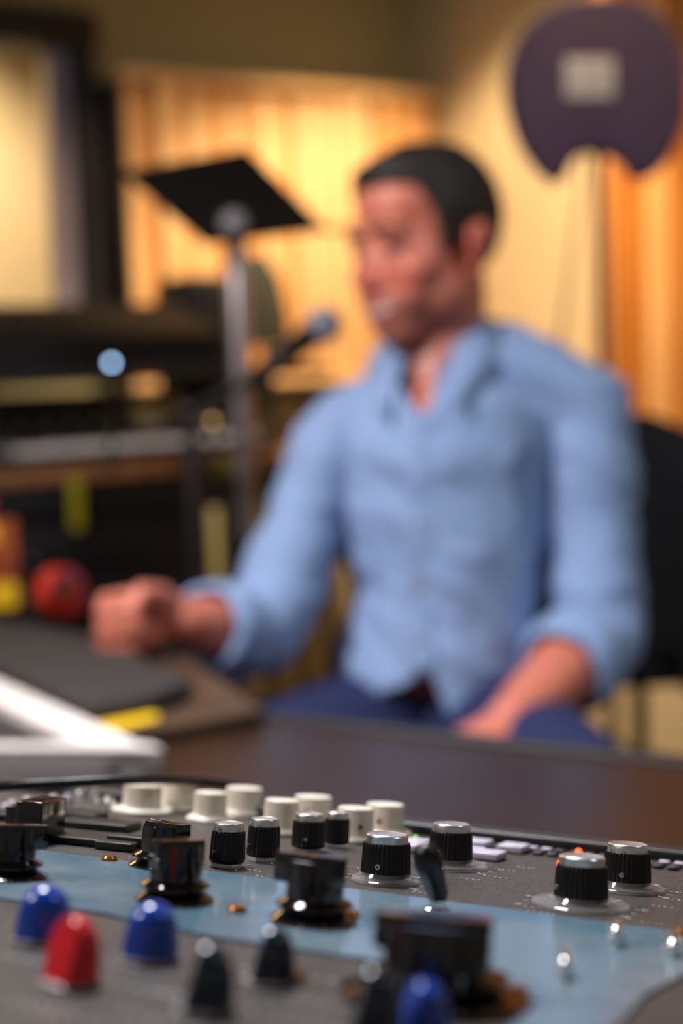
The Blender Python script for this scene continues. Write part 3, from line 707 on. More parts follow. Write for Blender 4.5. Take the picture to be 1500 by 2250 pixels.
def blend(mask, colr):
    global tone
    tone = tone * (1 - mask[:, None]) + np.array(colr) * mask[:, None]
def g(c, r): return np.exp(-(((hl[:, 0] - c[0]) / r[0]) ** 2 + ((hl[:, 1] - c[1]) / r[1]) ** 2 + ((hl[:, 2] - c[2]) / r[2]) ** 2))
beard = 1 / (1 + np.exp((hl[:, 2] + .052) / .008)) * (1 / (1 + np.exp(-(hl[:, 1] + .01) / .012))) * (hl[:, 2] > -.16) * (np.abs(hl[:, 0]) < .12)
blend(beard * .40, s(132, 92, 76))
for sx in (-1, 1):
    blend(np.clip(g((sx * .040, .075, -.03), (.02, .03, .018)), 0, 1) * .55, s(220, 96, 84)); blend(np.clip(g((sx * .083, -.014, -.01), (.02, .03, .045)), 0, 1) * .6, s(214, 92, 88))
blend(np.clip(g((0, .11, -.03), (.018, .02, .02)), 0, 1) * .6, s(216, 88, 80))
col = skin_me.color_attributes.new('skin_tone', 'FLOAT_COLOR', 'POINT')
col.data.foreach_set('color', np.c_[tone, np.ones(len(tone))].astype(np.float32).ravel())
body = finish(None, 'body', M['skin'], man, me=skin_me, smooth=180, recalc=False)
# face details
for sx in (-1, 1):
    mb = MB(); mb.ell((sx * .031, .0725, .0015), (.0125, .0125, .0110), TH); eye = finish(mb, 'eye', mat('eye_white', s(176, 150, 140), .25, noise_=(300, s(160, 134, 126), .4, .6)) if sx < 0 else MATS['eye_white'], man, smooth=180)
    mb = MB(); mb.tube([TH @ Vector(p) for p in ((sx * .016, .0835, .006), (sx * .025, .0862, .0078), (sx * .036, .0850, .0072), (sx * .046, .0775, .003))], [(.0014, .0016), (.002, .0022), (.002, .0022), (.0012, .0014)], 10); finish(mb, 'eyelashes', M['hair'], eye, smooth=180)
    mb = MB(); mb.ell((sx * .031 - .002, .0830, .0012), (.0070, .0036, .0066), TH); finish(mb, 'iris', M['iris'], eye, smooth=180)
    mb = MB(); mb.tube([TH @ Vector(p) for p in ((sx * .012, .0945, .024), (sx * .026, .0955, .030), (sx * .042, .086, .027), (sx * .052, .074, .020))], [(.004, .003), (.005, .0035), (.0045, .003), (.002, .002)], 12); finish(mb, 'eyebrow', M['hair'], man, smooth=180)
mb = MB(); mb.tube([TH @ Vector(p) for p in ((-.024, .083, -.066), (-.012, .0905, -.070), (0, .0935, -.071), (.012, .0905, -.070), (.024, .083, -.066))], [(.0015, .002), (.003, .0042), (.003, .0048), (.003, .0042), (.0015, .002)], 12, up=(0, 0, 1)); finish(mb, 'teeth', M['teeth'], man, smooth=180)
for zz, nm in ((-.0625, 'upper_lip'), (-.0795, 'lower_lip')):
    e_ = .004 if zz > -.07 else .007
    mb = MB(); mb.tube([TH @ Vector(p) for p in ((-.029, .079, zz + e_), (-.014, .0915, zz), (0, .0965, zz), (.014, .0915, zz), (.029, .079, zz + e_))], [.0015, .0030, .0034, .0030, .0015], 12); finish(mb, nm, M['lip'], man, smooth=180)
# hair: closed shell that dips under the skin beyond the hairline
hv = []; nA, nB = 96, 64; hf = []
bvh_skin = BVHTree.FromPolygons([tuple(v) for v in co.tolist()], [tuple(p.vertices) for p in skin_me.polygons]) if False else None
def hair_t(x, y, z):
    # x his left(+)/right(-), y forward, z up ; returns thickness
    lo = float(np.interp(y, [-.115, -.045, -.030, -.022, -.002, .006, .020, .027, .038, .052, .070, .10], [-.066, -.062, -.040, .020, .020, -.012, -.014, .004, .052, .076, .082, .080]))
    m_ = (z - lo) / .009
    t = float(np.interp(z, [-.06, .03, .06, .10, .13], [.006, .008, .012, .016, .017])) + .004 * max(0, min(1, (y - .0) / .06))
    k = 1 / (1 + math.exp(-3 * m_)) if abs(m_) < 60 else (1 if m_ > 0 else 0)
    return min(t, .022) * k - .010 * (1 - k)
for j in range(nB + 1):
    ph = math.pi * j / nB
    for i in range(nA):
        a_ = 2 * math.pi * i / nA
        d = Vector((math.sin(ph) * math.cos(a_), math.sin(ph) * math.sin(a_), math.cos(ph)))
        # skull surface = max of the ellipsoids that make it
        best = 0
        for c_, r_ in (((0, -.016, .036), (.074, .096, .084)), ((0, .03, .055), (.062, .058, .05)), ((0, .022, -.022), (.064, .070, .090))):
            o_ = Vector((0, 0, .03)) - Vector(c_); A = sum((d[q_] / r_[q_]) ** 2 for q_ in range(3)); B = 2 * sum(o_[q_] * d[q_] / r_[q_] ** 2 for q_ in range(3)); C_ = sum((o_[q_] / r_[q_]) ** 2 for q_ in range(3)) - 1
            D = B * B - 4 * A * C_
            if D > 0: best = max(best, (-B + math.sqrt(D)) / (2 * A))
        p = Vector((0, 0, .03)) + d * best
        if p.z < -.075: th = -.02
        else: th = hair_t(p.x, p.y, p.z) + .0022 * noise.noise(Vector((p.x * 60, p.y * 60, p.z * 25)))
        hv.append(TH @ (p + d * th))
for j in range(nB):
    for i in range(nA): hf.append((j * nA + i, j * nA + (i + 1) % nA, (j + 1) * nA + (i + 1) % nA, (j + 1) * nA + i))
mb = MB(); mb.add(hv, hf); finish(mb, 'hair', M['hair'], man, smooth=180)

# shirt
cl = MB()
cl.tube([P(935, 1575, 1.87), P(950, 1450, 1.872), P(978, 1300, 1.875), P(962, 1130, 1.88), P(962, 1010, 1.885), P(985, 900, 1.885), P(985, 835, 1.89)],
        [(.132, .125), (.126, .122), (.120, .116), (.136, .122), (.143, .122), (.140, .108), (.085, .075)], 40, up=(0, 1, 0))
cl.tube([P(985, 850, 1.89), P(870, 900, 1.885), P(745, 958, 1.87)], [.055, .056, .056]); cl.tube([P(1000, 780, 1.89), P(1085, 802, 1.885), P(1190, 848, 1.885), P(1285, 905, 1.88)], [.048, .054, .060, .064])
cl.tube([P(990, 775, 1.895), P(990, 850, 1.89)], [.060, .075])
cl.tube([rs_, P(672, 1130, 1.84), P(622, 1285, 1.80), rel, rel.lerp(rwr, .22)], [.056, .047, .054, .054, .046])
cl.tube([lsx, P(1296, 1130, 1.87), lel, lel.lerp(lwr, .10)], [.063, .058, .056, .054])
sh = remesh(cl, .0062, 8, .5)
c2_ = getco(sh); nrm = np.empty(len(sh.vertices) * 3, np.float32); sh.vertices.foreach_get('normal', nrm); nrm = nrm.reshape(-1, 3)
dis = np.array([1.0 * noise.noise(Vector((v[0] * 7, v[1] * 7, v[2] * 16))) * .007 + (1 - abs(noise.noise(Vector((v[0] * 9 + 4, v[1] * 9, v[2] * 22 + v[0] * 16))))) ** 5 * .006 for v in c2_], np.float32)
c2_ = c2_ + nrm * dis[:, None]; sh.vertices.foreach_set('co', c2_.ravel()); sh.update()
# project to the man's frontal plane to cut neck opening and hem
def topix(v):
    d = Vector(v) - CAM; z = d.dot(FW); return 750 + FPX * d.dot(RT) / z, 1125 - FPX * d.dot(UP) / z, z
def inpoly(x, y, pl):
    c = False; j = len(pl) - 1
    for i in range(len(pl)):
        if (pl[i][1] > y) != (pl[j][1] > y) and x < (pl[j][0] - pl[i][0]) * (y - pl[i][1]) / (pl[j][1] - pl[i][1]) + pl[i][0]: c = not c
        j = i
    return c
Vn = [(838, 780), (985, 740), (948, 880), (928, 925), (905, 890)]
hem = [(600, 1440), (720, 1450), (765, 1500), (805, 1532), (860, 1522), (900, 1500), (936, 1468), (952, 1482), (985, 1582), (1050, 1560), (1150, 1500), (1240, 1480), (1500, 1480)]
def hemy(x):
    for i in range(len(hem) - 1):
        if hem[i][0] <= x <= hem[i + 1][0]: t = (x - hem[i][0]) / (hem[i + 1][0] - hem[i][0]); return hem[i][1] * (1 - t) + hem[i + 1][1] * t
    return 1480
bm = bmesh.new(); bm.from_mesh(sh)
kill = []
pr_r = (rwr - rel).normalized(); pr_l = (lwr - lel).normalized()
cutR = rel.lerp(rwr, .40); cutL = lel.lerp(lwr, .30)
for f in bm.faces:
    c = f.calc_center_median(); x, y, z = topix(c)
    if inpoly(x, y, Vn) and z < 1.87: kill.append(f)
    elif c.z < .80 and 690 < x < 1170 and y > hemy(x) and (c - lel).length > .085: kill.append(f)
    elif y < 765 and (c - NB_).length < .105 and c.z > at(985, 770, 1.88).z: kill.append(f)
bmesh.ops.delete(bm, geom=kill, context='FACES')
for it in range(14):                                        # even out the cut edges
    new = {}
    for v in bm.verts:
        nb = [e.other_vert(v).co for e in v.link_edges if e.is_boundary]
        if len(nb) == 2: new[v] = v.co * .4 + (nb[0] + nb[1]) * .3
    for v, c in new.items(): v.co = c
bm.to_mesh(sh); bm.free()
bvh = BVHTree.FromPolygons([v.co[:] for v in sh.vertices], [tuple(p.vertices) for p in sh.polygons])
def hit(px, py, off=.004):
    d = ray(px, py).normalized(); h_ = bvh.ray_cast(CAM, d)
    if h_[0] is None: return at(px, py, 1.76)
    n_ = h_[1] if h_[1].dot(d) < 0 else -h_[1]
    return h_[0] + n_ * off
shirt = finish(None, 'shirt', M['shirt'], man, me=sh, smooth=180, recalc=False)
sd = shirt.modifiers.new('thickness', 'SOLIDIFY'); sd.thickness = .0016; sd.offset = -1
# placket, buttons, collar, cuffs, pocket edge
pk = [(936, 915), (932, 960), (925, 1030), (922, 1100), (925, 1170), (920, 1250), (915, 1330), (920, 1400), (935, 1465)]
mb = MB(); pts_ = bez([hit(*p, .0016) for p in pk], 4); mb.tube(pts_, [(.0155, .0022)] * len(pts_), 12, up=(0, -1, 0))
finish(mb, 'placket', M['shirt'], shirt, smooth=180)
for p in ((924, 1000), (922, 1150), (918, 1290), (922, 1410)):
    c = hit(*p, .0045); d = ray(*p).normalized()
    T = frame(c, RT, UP); mb = MB(); mb.lathe([(.0055, -.001), (.0058, .0008), (.004, .0014)], 16, T); finish(mb, 'button', M['greyp'], shirt)
# collar: stand and folded leaf as one sheet around the neck, open in front
def collar():
    n = 56; vs = []; fs = []; fr = Vector((-.22, -1, 0)).normalized(); sd_ = Vector((fr.y, -fr.x, 0)); sd_ = sd_ if sd_.x > 0 else -sd_
    c0_ = at(958, 800, 1.888)
    for i in range(n):
        q_ = i / (n - 1); an = R(26) + R(308) * q_
        d = fr * math.cos(an) + sd_ * math.sin(an); e = max(0, 1 - min(q_, 1 - q_) / .17)     # 1 at the front ends
        lift = .030 * (1 - math.cos(an)) / 2 + .022 * max(0, math.sin(an)) - .006      # higher behind and on his left shoulder
        r = .062 - .004 * e
        front = d.dot(fr)
        for (dr, dz) in ((.010, -.022), (.002, .004 - .010 * e), (.000, .024 - .014 * e), (.004, .029 - .015 * e), (.013, .024 - .016 * e), (.026 + .004 * e, .002 - .032 * e), (.034 + .008 * e ** 2, -.012 - .052 * e)):
            vs.append(c0_ + d * (r + dr) + fr * (.036 * e * (dr / .034)) + Vector((0, 0, dz + lift)))
    k = 7
    for i in range(n - 1):
        for j_ in range(k - 1): fs.append((i * k + j_, (i + 1) * k + j_, (i + 1) * k + j_ + 1, i * k + j_ + 1))
    mb = MB(); mb.add(vs, fs); return mb
co_ = finish(collar(), 'collar', M['shirt'], shirt, smooth=180); m2 = co_.modifiers.new('thickness', 'SOLIDIFY'); m2.thickness = .002; m2.offset = 0
def cuff(c, ax, r, L, tilt=None):
    T = ax.to_track_quat('Z', 'Y').to_matrix().to_4x4(); T.translation = c
    mb = MB(); mb.lathe([(r * .86, L), (r, L), (r * 1.06, L * .5), (r * 1.04, -L * .6), (r * .95, -L), (r * .85, -L), (r * .84, 0), (r * .86, L)][::-1], 40, T)
    mb.f = mb.f[:-2]; mb.v = [tuple(Vector(v) + Vector((noise.noise(Vector(v) * 30), noise.noise(Vector(v) * 30 + Vector((5, 0, 0))), noise.noise(Vector(v) * 30 + Vector((0, 9, 0))))) * .005) for v in mb.v]
    finish(mb, 'rolled_cuff', M['shirt'], shirt, smooth=180)
cuff(cutR, pr_r, .0545, .036); cuff(cutL, pr_l, .060, .034)
# trousers
tr_ = MB()
for hp, kn, an in ((hipR, knR, anR), (hipL, knL, anL)):
    tr_.tube([hp, hp.lerp(kn, .5), kn], [.098, .088, .070]); tr_.tube([kn, kn.lerp(an, .4), an], [.068, .062, .052])
tr_.tube([P(940, 1500, 1.89), (hipR + hipL) / 2 + Vector((0, 0, -.01))], [(.118, .108), (.145, .105)], up=(0, 1, 0))
tm = remesh(tr_, .007, 4)
finish(None, 'trousers', M['navy'], man, me=tm, smooth=180, recalc=False)
for an in (anR, anL):
    mb = MB(); mb.tube([an + Vector((0, .03, -.075)), an + Vector((0, -.06, -.08)), an + Vector((0, -.15, -.088))], [(.038, .040), (.045, .036), (.036, .026)], 20, up=(0, 0, 1))
    finish(mb, 'shoe', M['softblack'], man, smooth=180)
# mouse-like black thing under the fist
mpos = onz(330, 1425, DZ + .014)
mb = MB(); mb.ell((mpos.x, mpos.y, DZ + .016), (.034, .055, .016), None, Matrix.Rotation(R(60), 3, 'Z'))
for i, v in enumerate(mb.v):
    if v[2] < DZ + .0152: mb.v[i] = (v[0], v[1], DZ + .0152)
finish(mb, 'computer_mouse', M['softblack'], None, 'small black rounded mouse under the fist of the seated man', 'mouse', smooth=180)

# ================================================================== CHAIR
ch = empty('office_chair', (P(1000, 1700, 1.95).x, 1.95, 0), 'black mesh office chair the man sits in', 'chair')
cx = P(1010, 1600, 1.95).x
TBk = Matrix.Translation((cx + .06, 2.115, .92)) @ Matrix.Rotation(R(-8), 4, 'X') @ Matrix.Rotation(R(8), 4, 'Z')
mb = MB(); mb.prism([(-.13, -.28), (-.08, -.32), (.30, -.32), (.37, -.27), (.38, .0), (.34, .06), (.26, .092), (-.02, .092), (-.10, .06), (-.14, .0)], -.02, .02, TBk @ Matrix.Rotation(R(90), 4, 'X'), .012); finish(mb, 'backrest', M['mesh'], ch)
mb = MB(); mb.box((cx - .25, 1.68, .47), (cx + .25, 2.12, .535), None, .025); finish(mb, 'seat', M['mesh'], ch)
for sx in (-1, 1):
    ax = cx + sx * .30 + (.0 if sx < 0 else .02)
    mb = MB(); mb.box((ax - .035, 1.72, .655), (ax + .035, 1.98, .685), None, .012); ar = finish(mb, 'armrest', M['softblack'], ch)
    mb = MB(); mb.tube(bez([(ax, 1.86, .655), (ax + sx * .02, 1.88, .56), (cx + sx * .22, 1.90, .47)], 4), .016, 12); finish(mb, 'arm_support', M['softblack'], ar, smooth=180)
mb = MB(); mb.tube([Vector((cx, 1.95, .46)), Vector((cx, 1.95, .12))], .028, 20); finish(mb, 'gas_post', M['softblack'], ch)
for i in range(5):
    an = R(72 * i + 20); e = Vector((cx + .28 * math.cos(an), 1.95 + .28 * math.sin(an), .075))
    mb = MB(); mb.tube([Vector((cx, 1.95, .12)), e], [.024, .015], 12); lg = finish(mb, 'chair_leg', M['softblack'], ch)
    mb = MB(); mb.tube([e + Vector((-.012, 0, -.047)), e + Vector((.012, 0, -.047))], [.027, .027], 16); finish(mb, 'caster', M['matteblack'], lg)
# spine of the backrest joins seat and back
mb = MB(); mb.tube(bez([(cx, 2.05, .45), (cx + .02, 2.17, .50), (cx + .05, 2.18, .80)], 5), [.022] * 11, 14); finish(mb, 'back_spine', M['softblack'], ch, smooth=180)
# pale blue rod put in for the sheen on the chair's arm support
mb = MB(); p0 = P(1425, 1400, 2.02); p1_ = P(1560, 1150, 2.02)
rod = empty('arm_sheen_rod', Vector((P(1420, 1500, 2.25).x, P(1420, 1500, 2.25).y, 0)), 'slanted grey blue rod put in for the sheen of the chair arm support at the right edge', 'stand')
q0 = P(1405, 1450, 2.30); q1 = P(1580, 1130, 2.30)
mb = MB(); mb.tube([q0, q1], .011, 14); finish(mb, 'sheen_rod', M['grille'], rod)
mb = MB(); mb.tube([q0, Vector((q0.x, q0.y, .03))], .012, 14); finish(mb, 'rod_prop', M['softblack'], rod)
mb = MB(); mb.lathe([(.13, 0), (.13, .012), (.03, .025), (.02, .035)], 40, Matrix.Translation((q0.x, q0.y, .001))); finish(mb, 'stand_base', M['softblack'], rod)

# ================================================================== MUSIC STAND
MZ = 2.35
ms = empty('music_stand', (P(520, 900, MZ).x, P(520, 900, MZ).y, 0), 'black music stand with tilted desk plate and grey pole before the wood panel', 'music stand')
A_, B_, C2, D_ = P(268, 382, 2.30), P(540, 330, 2.52), P(716, 508, 2.42), P(452, 540, 2.20)
nrm_ = (B_ - A_).cross(D_ - A_).normalized(); nrm_ = nrm_ if nrm_.z > 0 else -nrm_
D_ = A_ + (C2 - B_) * .98 if False else D_
def plate(pts, th, bev=.002):
    bm = bmesh.new(); vs = [bm.verts.new(p) for p in pts]; f = bm.faces.new(vs); r = bmesh.ops.extrude_face_region(bm, geom=[f])
    for e in r['geom']:
        if isinstance(e, bmesh.types.BMVert): e.co += nrm_ * th
    bmesh.ops.recalc_face_normals(bm, faces=bm.faces); me = bpy.data.meshes.new('plate'); bm.to_mesh(me); bm.free(); return me
finish(None, 'desk_plate', M['matteblack'], ms, me=plate([A_, B_, C2, D_], .006), smooth=0)
# lip along the far lower edge
mb = MB(); mb.tube([A_ + (A_ - B_) * .10, A_ + (B_ - A_) * .3], .004, 10); finish(mb, 'page_holder', M['softblack'], ms); mb = MB(); mb.tube([C2 + (C2 - D_) * .0, C2 + (C2 - D_) * .30 + Vector((0, 0, .004))], .004, 10); finish(mb, 'page_holder', M['softblack'], ms)
mb = MB(); hub = P(514, 492, 2.27); mb.ell(hub, (.022, .016, .022)); finish(mb, 'tilt_knob', M['greyp'], ms, smooth=180)
ptop = P(517, 520, 2.30); pb = Vector((P(530, 900, 2.33).x, P(530, 900, 2.33).y, .06)); pm = ptop.lerp(pb, .42)
mb = MB(); mb.tube([ptop, pm], .0165, 20); finish(mb, 'inner_pole', M['pole'], ms)
mb = MB(); mb.tube([pm + Vector((0, 0, .03)), pb], .021, 20); finish(mb, 'outer_pole', M['softblack'], ms)
mb = MB(); mb.lathe([(.030, -.03), (.032, 0), (.030, .03)], 20, Matrix.Translation(pm)); finish(mb, 'collar', M['softblack'], ms)
for i in range(3):
    an = R(120 * i + 40); e = Vector((pb.x + .19 * math.cos(an), pb.y + .19 * math.sin(an), .012)); mb = MB(); mb.tube([Vector((pb.x, pb.y, .10)), e], .010, 10); finish(mb, 'leg', M['softblack'], ms)

# ================================================================== MICROPHONE ON BOOM
mz = 2.05
mic = empty('microphone', P(600, 800, mz), 'black vocal microphone with a grey ball grille pointing at the man', 'microphone')
ball = P(712, 714, mz); tail = P(585, 812, mz + .04); ax = (ball - tail).normalized()
mb = MB(); mb.ell(ball, (.0265, .0265, .0265)); finish(mb, 'grille', M['grille'], mic, smooth=180)
Tm = ax.to_track_quat('Z', 'Y').to_matrix().to_4x4(); Tm.translation = tail; Lm = (ball - tail).length
mb = MB(); mb.lathe([(.014, 0), (.016, .004), (.0185, Lm * .6), (.0205, Lm * .80), (.0245, Lm - .014), (.0225, Lm - .010)], 28, Tm); finish(mb, 'handle', M['softblack'], mic)
bs = empty('microphone_stand', Vector((P(470, 1000, mz + .1).x, P(470, 1000, mz + .1).y, 0)), 'black boom stand holding the vocal microphone in front of the keyboards', 'microphone stand')
b0 = tail - ax * .002; b1 = P(418, 905, mz + .10)
mb = MB(); mb.tube([b0 + ax * .035 - Vector((0, 0, .002)), b0 - ax * .02], [.0185, .014], 16); finish(mb, 'clip', M['softblack'], bs)
mb = MB(); mb.tube([b0 - ax * .02, b1, b1 + (b1 - b0) * .3], .009, 12); finish(mb, 'boom_arm', M['softblack'], bs)
mb = MB(); mb.tube([b1, Vector((b1.x, b1.y, .04))], .012, 12); finish(mb, 'upright', M['softblack'], bs)
mb = MB(); mb.lathe([(.13, 0), (.13, .014), (.03, .03), (.018, .05)], 40, Matrix.Translation((b1.x, b1.y, .001))); finish(mb, 'round_base', M['softblack'], bs)
mb = MB(); mb.ell(b1, (.016, .016, .016)); finish(mb, 'boom_joint', M['softblack'], bs, smooth=180)

# ================================================================== PURPLE SHIELD
PZ = 2.7
ps = empty('acoustic_shield', Vector((P(1325, 600, PZ).x, P(1325, 600, PZ).y, 0)), 'round purple padded shield with a pale label and notch, on a pole at upper right', 'acoustic shield')
ol = [(1300, -12), (1375, -14), (1435, 12), (1480, 60), (1508, 130), (1515, 200), (1505, 275), (1475, 345), (1432, 385), (1392, 388), (1365, 352), (1335, 336), (1285, 334), (1262, 352), (1243, 388), (1212, 396), (1166, 352), (1132, 290), (1112, 205), (1120, 120), (1160, 50), (1225, 5)]
TP = frame(P(1310, 200, PZ), RT, UP); k = mpp(PZ)
olp = bez([Vector(((x - 1310) * k, -(y - 200) * k, 0)) for x, y in ol + [ol[0]]], 3)[:-1]
mb = MB(); mb.prism([(p.x, p.y) for p in olp], -.045, .0, TP, .016, 4); finish(mb, 'padded_shield', M['purple'], ps, smooth=50)
mb = MB(); mb.box((-.052 * 1.0 + (1302 - 1310) * k, -.030 + (200 - 180) * k, .0), (.040 + (1302 - 1310) * k, .045 + (200 - 180) * k, .002), TP, .0008); lb = finish(mb, 'label', M['label'], ps, 'pale rectangular label')
mb = MB(); cc = (-8 * k, 22 * k)
for (dx, dy, sx_, sy_) in ((-.018, .006, .006, .018), (-.006, .006, .006, .018), (-.012, .020, .012, .004), (.010, .006, .006, .018), (.018, .020, .012, .004), (.018, -.008, .012, .004)):
    mb.box((cc[0] + dx - sx_ / 2, cc[1] + dy - sy_ / 2, .0021), (cc[0] + dx + sx_ / 2, cc[1] + dy + sy_ / 2, .0026), TP)
finish(mb, 'label_mark', M['greyp'], lb, smooth=0)
pt = P(1316, 330, PZ + .035); mb = MB(); mb.tube([pt, Vector((pt.x + .012, pt.y, .03))], .0105, 16); finish(mb, 'pole', M['frame'], ps)
mb = MB(); mb.lathe([(.14, 0), (.14, .012), (.03, .03), (.016, .05)], 40, Matrix.Translation((pt.x + .012, pt.y, .001))); finish(mb, 'stand_base', M['softblack'], ps)
# cable hanging from the shield
cable([P(1282, 345, 2.78), P(1262, 520, 2.80), P(1238, 700, 2.82), P(1225, 900, 2.84), Vector((P(1225, 900, 2.84).x, P(1225, 900, 2.84).y, .01))], .004, 'thin grey cable hanging down from the purple shield', 'hanging_cable').data.materials[0] = M['greengrey']

# ================================================================== KEYBOARDS AND CLUTTER AT LEFT
KZ = 2.45
def slab(name, pl, z0, z1, m_, parent, bev=.008, **k_):
    mb = MB(); mb.prism([(p.x, p.y) for p in pl], z0, z1, None, bev); return finish(mb, name, m_, parent, **k_)
# two tier stand
zl = P(300, 985, 2.3).z - .030; zu = P(300, 800, 2.5).z
axk = Vector((.84, .5426, 0)); ayk = Vector((-.5426, .84, 0))
def K(px, py, Z, z): p = P(px, py, Z); return Vector((p.x, p.y, z))
ks = empty('keyboard_stand', K(250, 1000, 2.5, 0), 'black two tier keyboard stand with a brown lower shelf at the left', 'keyboard stand')
ko = K(-60, 1000, 2.30, 0); TK = frame(ko, axk, ayk, ZZ)
LK = .72
for (x_, y_) in ((.02, .03), (LK - .05, .40), (-.245, .40)):
    mb = MB(); mb.box((x_, y_, 0), (x_ + .03, y_ + .03, zu - .03), TK, .004); finish(mb, 'stand_post', M['softblack'], ks)
mb = MB(); mb.box((-.25, 0, zl - .03), (LK, .45, zl - .005), TK, .004); finish(mb, 'lower_shelf', M['tan'], ks, 'brown wooden lower shelf')
mb = MB(); mb.box((-.25, .01, zl - .095), (LK - .01, .03, zl - .0305), TK, .003); finish(mb, 'apron', M['softblack'], ks)
mb = MB(); mb.box((-.25, .12, zu - .03), (LK + .05, .45, zu - .010), TK, .004); finish(mb, 'upper_shelf', M['softblack'], ks)
# keyboards
def keyboard(T, L, D, Hh, label, nkeys, body):
    root = empty('keyboard', T.translation, label, 'keyboard')
    mb = MB(); mb.prism([(0, 0), (D, 0), (D, Hh), (D * .62, Hh), (D * .55, Hh * .45), (0, Hh * .4)], 0, L, T @ Matrix(((0, 0, 1, 0), (1, 0, 0, 0), (0, 1, 0, 0), (0, 0, 0, 1))), .003); finish(mb, 'body', body, root)
    kw = (L - .06) / nkeys
    for i in range(nkeys):
        mb = MB(); mb.box((.03 + i * kw, .004, Hh * .41), (.03 + (i + 1) * kw - .0012, D * .54, Hh * .62), T, .001); finish(mb, 'white_key', M['white'], root)
        if i % 7 in (0, 1, 3, 4, 5) and i < nkeys - 1:
            mb = MB(); mb.box((.03 + (i + 1) * kw - .006, D * .22, Hh * .621), (.03 + (i + 1) * kw + .005, D * .54, Hh * .80), T, .001); finish(mb, 'black_key', M['glossblack'], root)
    for i in range(6):
        mb = MB(); mb.lathe([(.007, 0), (.007, .010), (.005, .012)], 16, T @ Matrix.Translation((.06 + i * .05, D * .8, Hh))); finish(mb, 'control_knob', M['pole'], root)
    return root
keyboard(TK @ Matrix.Translation((.02, .06, zl - .0045)), .58, .26, .055, 'lower keyboard with pale keys on the brown shelf of the stand', 26, M['softblack'])
# slanted black case on top of upper keyboard's tier (lid)
zc = P(250, 700, 2.6).z
lid = MB(); Tl = TK @ Matrix.Translation((-.0, .16, zu - .0095))
lid.prism([(0, 0), (.26, .0), (.26, .125), (.20, .13), (.0, .065)], .05, .56, Tl @ Matrix(((0, 0, 1, 0), (1, 0, 0, 0), (0, 1, 0, 0), (0, 0, 0, 1))), .008)
finish(lid, 'equipment_case', M['matteblack'], None, 'long black wedge shaped case lying on the top tier of the keyboard stand', 'case')
# speaker: stands behind on its own foot
sp_root = empty('studio_speaker', K(430, 700, 2.95, 0), 'small black speaker standing behind the keyboards under the music stand', 'speaker')
Ts_ = frame(K(378, 690, 3.0, 0), axk, ayk, ZZ); z6 = P(430, 602, 3.0).z
mb = MB(); mb.box((.03, 0, z6 - .26), (.150, .16, z6), Ts_, .022); finish(mb, 'cabinet', M['matteblack'], sp_root)
mb = MB(); mb.box((.06, .06, .02), (.10, .10, z6 - .2605), Ts_, .004); finish(mb, 'stand_post', M['softblack'], sp_root)
mb = MB(); mb.box((-.02, -.02, .0), (.175, .18, .02), Ts_, .004); finish(mb, 'foot_plate', M['softblack'], sp_root)
mb = MB(); mb.lathe([(.055, 0), (.055, .003), (.045, .004), (.02, -.004), (.01, .0)], 40, Ts_ @ Matrix.Translation((.090, -.001, z6 - .17)) @ Matrix.Rotation(R(90), 4, 'X')); finish(mb, 'woofer', M['softblack'], sp_root)
# tall chair/curved back in grey green
gb = empty('stool', K(585, 900, 3.2, 0), 'tall stool with a curved green grey back behind the microphone', 'stool')
zt = P(585, 560, 3.2).z; zb_ = P(585, 760, 3.2).z
Tg = frame(K(585, 700, 3.2, 0), axk, ayk, ZZ)
mb = MB(); mb.prism([(-.055, zb_), (.055, zb_), (.055, zt - .14), (.036, zt - .05), (.0, zt), (-.035, zt), (-.055, zt - .04)], -.012, .012, Tg @ Matrix.Rotation(R(90), 4, 'X'), .006); finish(mb, 'stool_back', M['greengrey'], gb)
mb = MB(); mb.lathe([(.15, .68), (.17, .69), (.17, .73), (.15, .745)], 40, Tg @ Matrix.Translation((.0, -.16, 0))); finish(mb, 'stool_seat', M['greengrey'], gb)
mb = MB(); mb.tube([Tg @ Vector((0, 0, zb_ + .02)), Tg @ Vector((0, -.02, .70))], .012, 12); finish(mb, 'back_rod', M['softblack'], gb)
for i in range(4):
    an = R(45 + 90 * i); mb = MB(); mb.tube([Tg @ Vector((.10 * math.cos(an), -.16 + .10 * math.sin(an), .69)), Tg @ Vector((.17 * math.cos(an), -.16 + .17 * math.sin(an), .012))], .010, 10); finish(mb, 'leg', M['softblack'], gb)
# low olive cabinet below the wood panel
Tc = TA; zc_ = P(650, 842, 3.6).z
cab = empty('low_cabinet', TA @ Vector((-.35, -.35, 0)), 'low dark green grey cabinet against the wall below the glowing wood panel', 'cabinet')
mb = MB(); mb.box((-.62, -.52, .08), (-.16, -.16, zc_ - .03), TA, .004); finish(mb, 'cabinet_body', M['cream'], cab, 'pale cabinet body')
mb = MB(); mb.box((-.66, -.54, zc_ - .029), (-.08, -.15, zc_), TA, .004); finish(mb, 'cabinet_top', M['greengrey'], cab)
mb = MB(); mb.box((-.60, -.50, 0), (-.18, -.17, .079), TA, .003); finish(mb, 'plinth', M['frame'], cab)
for i in range(2):
    mb = MB(); mb.box((-.615 + i * .228, -.5395, .10), (-.615 + i * .228 + .222, -.5205, zc_ - .08), TA, .003); dr = finish(mb, 'door', M['cream'], cab)
    mb = MB(); mb.lathe([(.006, 0), (.006, .012), (.011, .016), (.010, .022)], 16, TA @ Matrix.Translation((-.40 + i * .03, -.540, zc_ - .25)) @ Matrix.Rotation(R(90), 4, 'X')); finish(mb, 'door_knob', M['alu'], dr)
pa = empty('power_amplifier', TK @ Vector((.0, .41, zl - .0045)), 'black power amplifier standing on the brown shelf behind the lower keyboard', 'amplifier')
